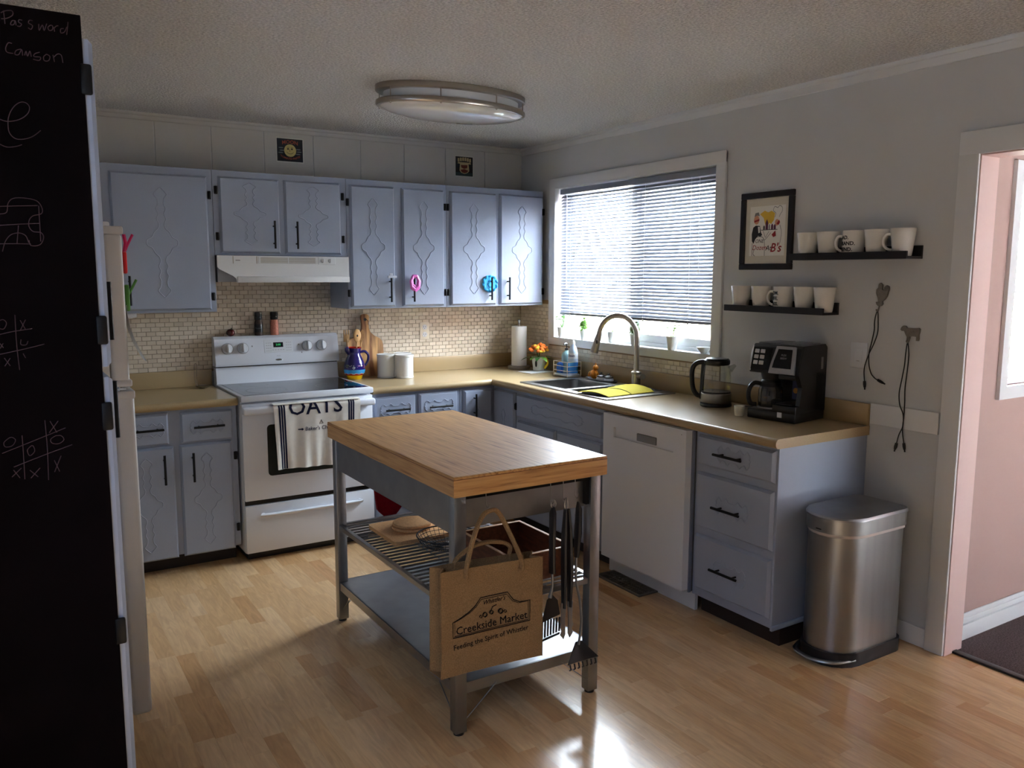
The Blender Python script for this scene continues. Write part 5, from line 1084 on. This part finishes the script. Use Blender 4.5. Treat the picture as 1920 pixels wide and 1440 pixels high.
# ================================================================== kettle
KX, KY = -.175, -2.120
t = thing('glass_kettle', 'glass electric kettle with black handle and steel base', 'kettle', (KX,KY,CZ))
mk('power_base', G().lathe([(0,0),(.078,0),(.080,.004),(.078,.014),(.072,.017),(0,.017)], n=32), 'black_plastic', t, local=True)
mk('heater', G().lathe([(0,.0175),(.074,.0175),(.076,.022),(.076,.064),(.073,.068),(0,.068)], n=36), 'steel', t, local=True)
mk('trim_ring', G().lathe([(.060,.068),(.074,.068),(.072,.075),(.060,.074)], n=32), 'black_plastic', t, local=True)
mk('glass_body', G().lathe([(.0715,.075),(.0725,.09),(.070,.15),(.063,.205),(.061,.21)], n=36), 'jar_glass', t, local=True)
hd_ = (-.55,.83)
P_ = lambda r, z: (hd_[0]*r, hd_[1]*r, z)
mk('handle', G().tube(smooth([P_(.060,.222), P_(.100,.215), P_(.124,.185), P_(.126,.13), P_(.118,.08), P_(.098,.050), P_(.072,.045)], 5), .0125, n=12), 'black_plastic', t, local=True)
mk('handle_strut', G().tube([P_(.068,.225), P_(.072,.15), P_(.075,.03)], .012, n=10, flat=.7), 'black_plastic', t, local=True)
mk('lid', G().lathe([(0,.210),(.060,.210),(.064,.216),(.064,.232),(.056,.242),(0,.246)], n=32), 'black_plastic', t, local=True)
mk('spout', G().tube([(.035,-.055,.19), (.048,-.078,.212)], [.018,.008], n=10), 'jar_glass', t, local=True)
one('kettle_cord', G().tube(smooth([(-.105,-2.18,.919), (-.07,-2.24,.918), (-.045,-2.34,.918), (-.040,-2.40,.918)], 5), .0028, n=6), 'cord_black', 'black kettle cord running behind the coffee maker', 'cord', (-.07,-2.25,.916))
# ================================================================== coffee maker
t = thing('coffee_maker', 'black coffee maker with silver lid and glass carafe', 'coffee maker', (-.1557,-2.5514,CZ), math.radians(8))
def cm(name, g, m, par=None): return mk(name, g, m, par or t, local=True)
cm('base', G().box((-.135,-.125,0), (.112,.125,.046), .006).box((-.135,-.125,.04), (.112,-.005,.078), .006), 'black_plastic')
cm('column', G().box((.020,-.125,.04), (.112,.125,.23), .008), 'black_plastic')
cm('side_panel', G().prism([(-.105,.07),(.112,.04),(.112,.33),(.09,.346),(-.085,.346),(-.125,.225),(-.09,.16)], -.125, -.104, 'y'), 'black_plastic')
hs = cm('head', G().prism([(-.132,.222),(-.105,.335),(-.09,.346),(.095,.349),(.112,.335),(.112,.215),(-.125,.215)], -.124, .124, 'y'), 'black_plastic')
SL = lambda u, v, d: (-.132+.0265*v/.113-d*.973, u, .222+v+d*.232)     # on the sloped front, v up the slope
cp = cm('control_panel', G(SL).box((.018,.008,0), (.118,.108,.003), .001, 1), 'black_glass', hs)
for i in range(2):
    for j in range(3): cm('button', G(SL).box((.108-i*.030,.082-j*.026,.002), (.084-i*.030,.100-j*.026,.006), .002, 1), 'button_grey', hs)
cm('panel_edge', G(SL).box((.117,.0,-.002), (.124,.118,.004), .002, 1), 'silver_plastic', hs)
sf = cm('silver_frame', G(SL).prism([(-.112,-.004),(.016,-.004),(.012,.035),(-.006,.118),(-.100,.118),(-.108,.04)], .0, .012), 'silver_plastic', hs)
cm('pod_window', G(SL).prism([(-.094,.020),(.000,.020),(-.004,.05),(-.018,.105),(-.088,.105)], .012, .014), 'black_glass', hs)
cm('lettering', G(SL).text('FLEX', .012, lambda a, b, c: (-.05-a, .078+b, .0142+c), .0002), 'button_grey', hs); cm('lettering', G(SL).text('BREW', .012, lambda a, b, c: (-.05-a, .064+b, .0142+c), .0002), 'button_grey', hs)
cm('top_lid', G().box((-.080,-.105,.347), (.085,.0,.354), .004).box((-.080,.02,.347), (.085,.112,.353), .004), 'grey_plastic', hs)
cm('brew_nozzle', G().box((-.105,-.10,.190), (-.02,-.01,.218), .008), 'black_plastic')
cm('filter_basket', G().lathe([(0,.180),(.045,.180),(.056,.216),(0,.216)], (-.045,.055,0), 24), 'black_plastic')
cm('warming_plate', G().lathe([(0,.046),(.058,.046),(.058,.052),(0,.052)], (-.050,.058,0), 28), 'steel_dull')
ca = cm('carafe', G().lathe([(.050,.053),(.054,.056),(.057,.09),(.055,.13),(.046,.158),(.044,.164)], (-.050,.058,0), 30), 'smoke_glass')
cm('carafe_lid', G().lathe([(0,.178),(.040,.178),(.046,.170),(.047,.162),(0,.162)], (-.050,.058,0), 24), 'black_plastic', ca); cm('carafe_band', G().lathe([(.0465,.148),(.052,.148),(.049,.163),(.0445,.163)], (-.050,.058,0), 28), 'black_plastic', ca)
cm('carafe_handle', G().tube(smooth([(-.085,.085,.158), (-.108,.108,.162), (-.128,.120,.140), (-.130,.124,.10), (-.122,.116,.066), (-.104,.098,.062)], 5), .0105, n=10), 'black_plastic', ca)
cm('drip_platform', G().box((-.125,-.10,.078), (-.01,-.02,.084), .002), 'black_plastic'); cm('rating_label', G().box((-.1362,-.058,.020), (-.1352,-.034,.044)), 'label_white')
st_ = cm('picture_sticker', G().box((.0185,-.098,.088), (.0198,-.012,.178)), 'sticker_blue'); cm('sticker_cup', G().lathe([(0,0),(.013,0),(.013,.0006),(0,.0006)], (0,0,0), 16), 'sticker_gold', st_); 
sc_o = st_.children[0]; sc_o.rotation_euler = (0,-P2,0); sc_o.location = (.0184,-.03,.128)
cm('side_label', G().box((.062,-.1262,.235), (.080,-.1252,.290)), 'grey_plastic')
rs = cm('water_tank', G().box((.0,.126,.06), (.10,.150,.215), .006), 'jar_glass'); cm('tank_lid', G().box((-.07,.126,.215), (.105,.153,.238), .005), 'white_plastic')
one('espresso_cup', G().lathe([(0,0),(.019,0),(.021,.003),(.026,.046),(.025,.048),(.0235,.046),(.018,.006),(0,.006)], (-.305,-2.398,CZ), 24), 'cream_mug', 'tiny cream cup in front of the coffee maker', 'cup', (-.305,-2.398,CZ))
# ================================================================== towel on the oven handle
def towel(u, v, off=0):
    """u across, v down the front from the top of the handle"""
    x = -2.030+.497*u+.010*v*(1-u)-.012*v*u; z = .871-.352*v-.012*u*v
    amp = .004+.010*v; y = -.7005-off-amp*(.5+.5*math.sin(u*17+v*2.0))*.9-amp*.4*math.sin(u*41+1)*v
    if v < .03: y += .010*(1-v/.03); z += 0
    return (x, y, z)
t = thing('dish_towel', 'white dish towel with navy stripes and oats lettering on the oven handle', 'towel', (-1.78,-.69,.51))
fr_ = mk('front_fall', G().sheet(lambda u, v: towel(u, v), 56, 24, .0018, (0,1,0)), 'cotton', t, ang=70)
mk('back_fall', G().sheet(lambda u, v: (-2.028+.493*u, -.690+.012*max(0,1-abs(2*v-0))*0+(.0 if v > .12 else -.010*(1-v/.12))+.055*min(1,v/.12)*0, .8725 if v < .12 else .8725) if v < .0 else (-2.028+.493*u, -.701+.0615*v, .8725+.002*math.sin(math.pi*v)), 20, 8, .0016, (0,0,1)), 'cotton', t, ang=70)
for us in (.050,.077,.104,.850,.877,.904): mk('stripe', G().sheet(lambda a, b: towel(us+.0190*a, .004+.992*b, .0009), 2, 24, .0004, (0,1,0)), 'navy_stripe', fr_, ang=70)
def on_towel(u0, v0): return lambda a, b, c: tuple(Vector(towel(u0+a/.497, max(.004, v0-b/.352), .0011))+Vector((0,-c,0)))
mk('lettering', G().text('OATS', .122, on_towel(.47,.065), .0004, 0, .0012, fine=.008), 'navy_stripe', fr_)
mk('lettering', G().text("Baker's Choice", .030, on_towel(.52,.40), .0004, .1, fine=.008), 'navy_stripe', fr_)
mk('arrow_print', G().add([on_towel(.30,.40)(a,b,.0002) for a, b in ((-.02,.003),(0,.003),(0,.008),(.012,0),(0,-.008),(0,-.003),(-.02,-.003))], [(0,1,2,3,4,5,6)]), 'navy_stripe', fr_)
mk('triangle_print', G().tube([on_towel(.53,.31)(a,b,0) for a, b in ((-.011,-.008),(.011,-.008),(0,.012))], .0013, True, 5), 'navy_stripe', fr_)
# ================================================================== things on the cabinet handles
def ruffle(R_, r_, c, n=90, wob=10, sq=1.0): return [(c[0]+(R_+r_*math.sin(wob*a*2*math.pi/n))*math.cos(a*2*math.pi/n)*sq, c[1]+.006*math.cos(wob*a*2*math.pi/n), c[2]+(R_+r_*math.sin(wob*a*2*math.pi/n))*math.sin(a*2*math.pi/n)) for a in range(n)]
t = thing('blue_lid', 'translucent blue ruffled silicone disc hung on a cabinet handle', 'lid', (-.470,-.352,1.45))
mk('ruffled_edge', G().tube(ruffle(.050,.0022,(-.470,-.352,1.515)), .0075, True, 7), 'blue_plastic', t); mk('disc', G(lambda u, v, d: (u, -.353-d, v)).prism(disc(-.470,1.515,.046,.046,32), -.003, .003), 'blue_plastic', t)
mk('inner_ring', G().tube(ruffle(.022,.0,(-.470,-.357,1.515),40), .002, True, 7), 'blue_plastic', t)
t = thing('pink_band', 'pink plastic band looped over a cabinet handle', 'band', (-1.032,-.37,1.50))
for k_, (R_, dz) in enumerate(((.030,0),(.024,.006),(.034,-.006))): mk('loop', G().tube([(p[0], -.382+.006*k_, 1.526+(p[2]-1.526)*1.35+dz) for p in ruffle(R_,.002,(-1.032+.004*k_,0,1.526),40,7,.85)], .0085, True, 8), 'pink_plastic', t)
t = thing('clear_clip', 'small clear plastic clip on the handle left of the pink band', 'clip', (-1.18,-.375,1.55))
mk('bar', G().box((-1.212,-.383,1.552), (-1.152,-.371,1.566), .004), 'clear_plastic', t); mk('tab', G().box((-1.20,-.379,1.562), (-1.178,-.375,1.580), .003), 'clear_plastic', t)
# ================================================================== magnets on the fridge front
t = thing('red_clip', 'magenta and red bag clip stuck on the fridge front', 'clip', (-2.902,-2.17,1.57))
fxp = -2.911
mk('arm', G().tube([(fxp+.006,-2.17,1.640), (fxp+.012,-2.17,1.672), (fxp+.008,-2.17,1.700)], .006, n=6), 'magenta', t); mk('arm', G().tube([(fxp+.006,-2.17,1.640), (fxp+.018,-2.17,1.668), (fxp+.034,-2.17,1.700)], .0045, n=6), 'magenta', t); mk('jaw', G().box((fxp,-2.182,1.575), (fxp+.013,-2.158,1.645), .005), 'clip_red', t)
t = thing('green_clip', 'green clip holding a white paper on the fridge front', 'clip', (-2.902,-2.17,1.45))
mk('jaw', G().box((fxp,-2.182,1.455), (fxp+.015,-2.158,1.54), .005), 'clip_green', t); mk('arm', G().tube([(fxp+.008,-2.17,1.50), (fxp+.022,-2.17,1.526), (fxp+.038,-2.17,1.556)], .0045, n=6), 'clip_green', t)
g = G().sheet(lambda u, v: (fxp+.002+.016*0+(.052*v*v if v > .15 else 0), -2.19+.09*u, 1.475-.185*v), 3, 10, .0006, (1,0,0))
one('hanging_paper', g, 'paper', 'white paper curling out under the green clip on the fridge', 'paper', (fxp,-2.17,1.29))
t = thing('puck_light', 'small white puck light under the wide wall cabinet', 'light', (-2.66,-.20,1.34))
mk('body', G().box((-2.69,-.225,1.338), (-2.615,-.165,1.3648), .006), 'white_plastic', t); mk('lens', G().lathe([(0,0),(.022,0),(.022,-.003),(0,-.004)], (-2.652,-.195,1.338), 20), 'clear_plastic', t)
# ================================================================== rubbish bin
t = thing('trash_bin', 'brushed steel pedal bin with black base beside the doorway', 'trash bin', (-.29,-3.03,0))
def stad(g_, x0, x1, hw, n=12, yc=-3.03): return [(x1,yc-hw),(x1,yc+hw)]+[(x0+hw-hw*math.sin(math.pi*q/n+0)*1.0, yc+hw*math.cos(math.pi*q/n)) for q in range(n+1)]
def stad2(x0, x1, hw, n=10, yc=-3.03):
    p = [(x0+hw-hw*math.sin(math.pi*q/n), yc+hw*math.cos(math.pi*q/n)) for q in range(n+1)]
    r_ = .05; return p+[(x1-r_,yc-hw)]+[(x1-r_+r_*math.sin(P2*q/4), yc-hw+r_-r_*math.cos(P2*q/4)) for q in range(1,5)]+[(x1-r_+r_*math.cos(P2*q/4), yc+hw-r_+r_*math.sin(P2*q/4)) for q in range(0,5)]
mk('base', G().prism(stad2(-.512,-.082,.128), 0, .058), 'bin_black', t)
mk('body', G().prism(stad2(-.502,-.090,.120), .058, .545), 'steel', t)
mk('liner', G().prism(stad2(-.506,-.087,.124), .538, .553), 'liner', t)
mk('rim', G().prism(stad2(-.512,-.083,.128), .551, .606), 'steel', t)
def lidf(s, z): return [(-.288+(a+.288)*s, -3.03+(b+3.03)*s, z) for a, b in stad2(-.518,-.080,.131)]
rings = [lidf(1,.607), lidf(1.0,.614), lidf(.97,.621), lidf(.8,.626), lidf(.4,.628)]; nl = len(rings[0]); g = G()
g.add([p for r_ in rings for p in r_], [(i*nl+k_, i*nl+(k_+1) % nl, (i+1)*nl+(k_+1) % nl, (i+1)*nl+k_) for i in range(4) for k_ in range(nl)]+[tuple(range(nl-1,-1,-1)), tuple(range(4*nl,5*nl))])
mk('lid', g, 'steel_dull', t); mk('lid_hinge', G().box((-.084,-3.10,.53), (-.045,-2.96,.61), .012), 'bin_black', t)
mk('pedal', G().tube(smooth([(-.40,-3.145,.026), (-.485,-3.118,.024), (-.528,-3.06,.023), (-.532,-3.0,.023), (-.51,-2.945,.024), (-.44,-2.915,.026)], 6), .013, n=10, flat=.6), 'steel', t)
mk('size_mark', G().box((-.5135,-3.04,.562), (-.5118,-3.015,.566)), 'black_plastic', t)
# ================================================================== floor vent
t = thing('floor_vent', 'brown metal floor vent beside the dishwasher', 'vent', (-.605,-1.955,0))
mk('frame', G(lambda u, v, d: (u, v, d)).cells([-.672,-.658,-.556,-.542], [-2.135,-2.12,-1.80,-1.785], lambda x, y: not (-.658 < x < -.556 and -2.12 < y < -1.80), .0004, .008), 'vent_brown', t)
mk('well', G().box((-.658,-2.12,.0004), (-.556,-1.80,.0016)), 'black_plastic', t)
for i in range(22): yy = -2.112+i*.0145; mk('slat', G().box((-.658,yy,.002), (-.556,yy+.006,.007)), 'vent_brown', t)
mk('rib', G().box((-.625,-2.12,.002), (-.621,-1.80,.0078)).box((-.594,-2.12,.002), (-.590,-1.80,.0078)), 'vent_brown', t)
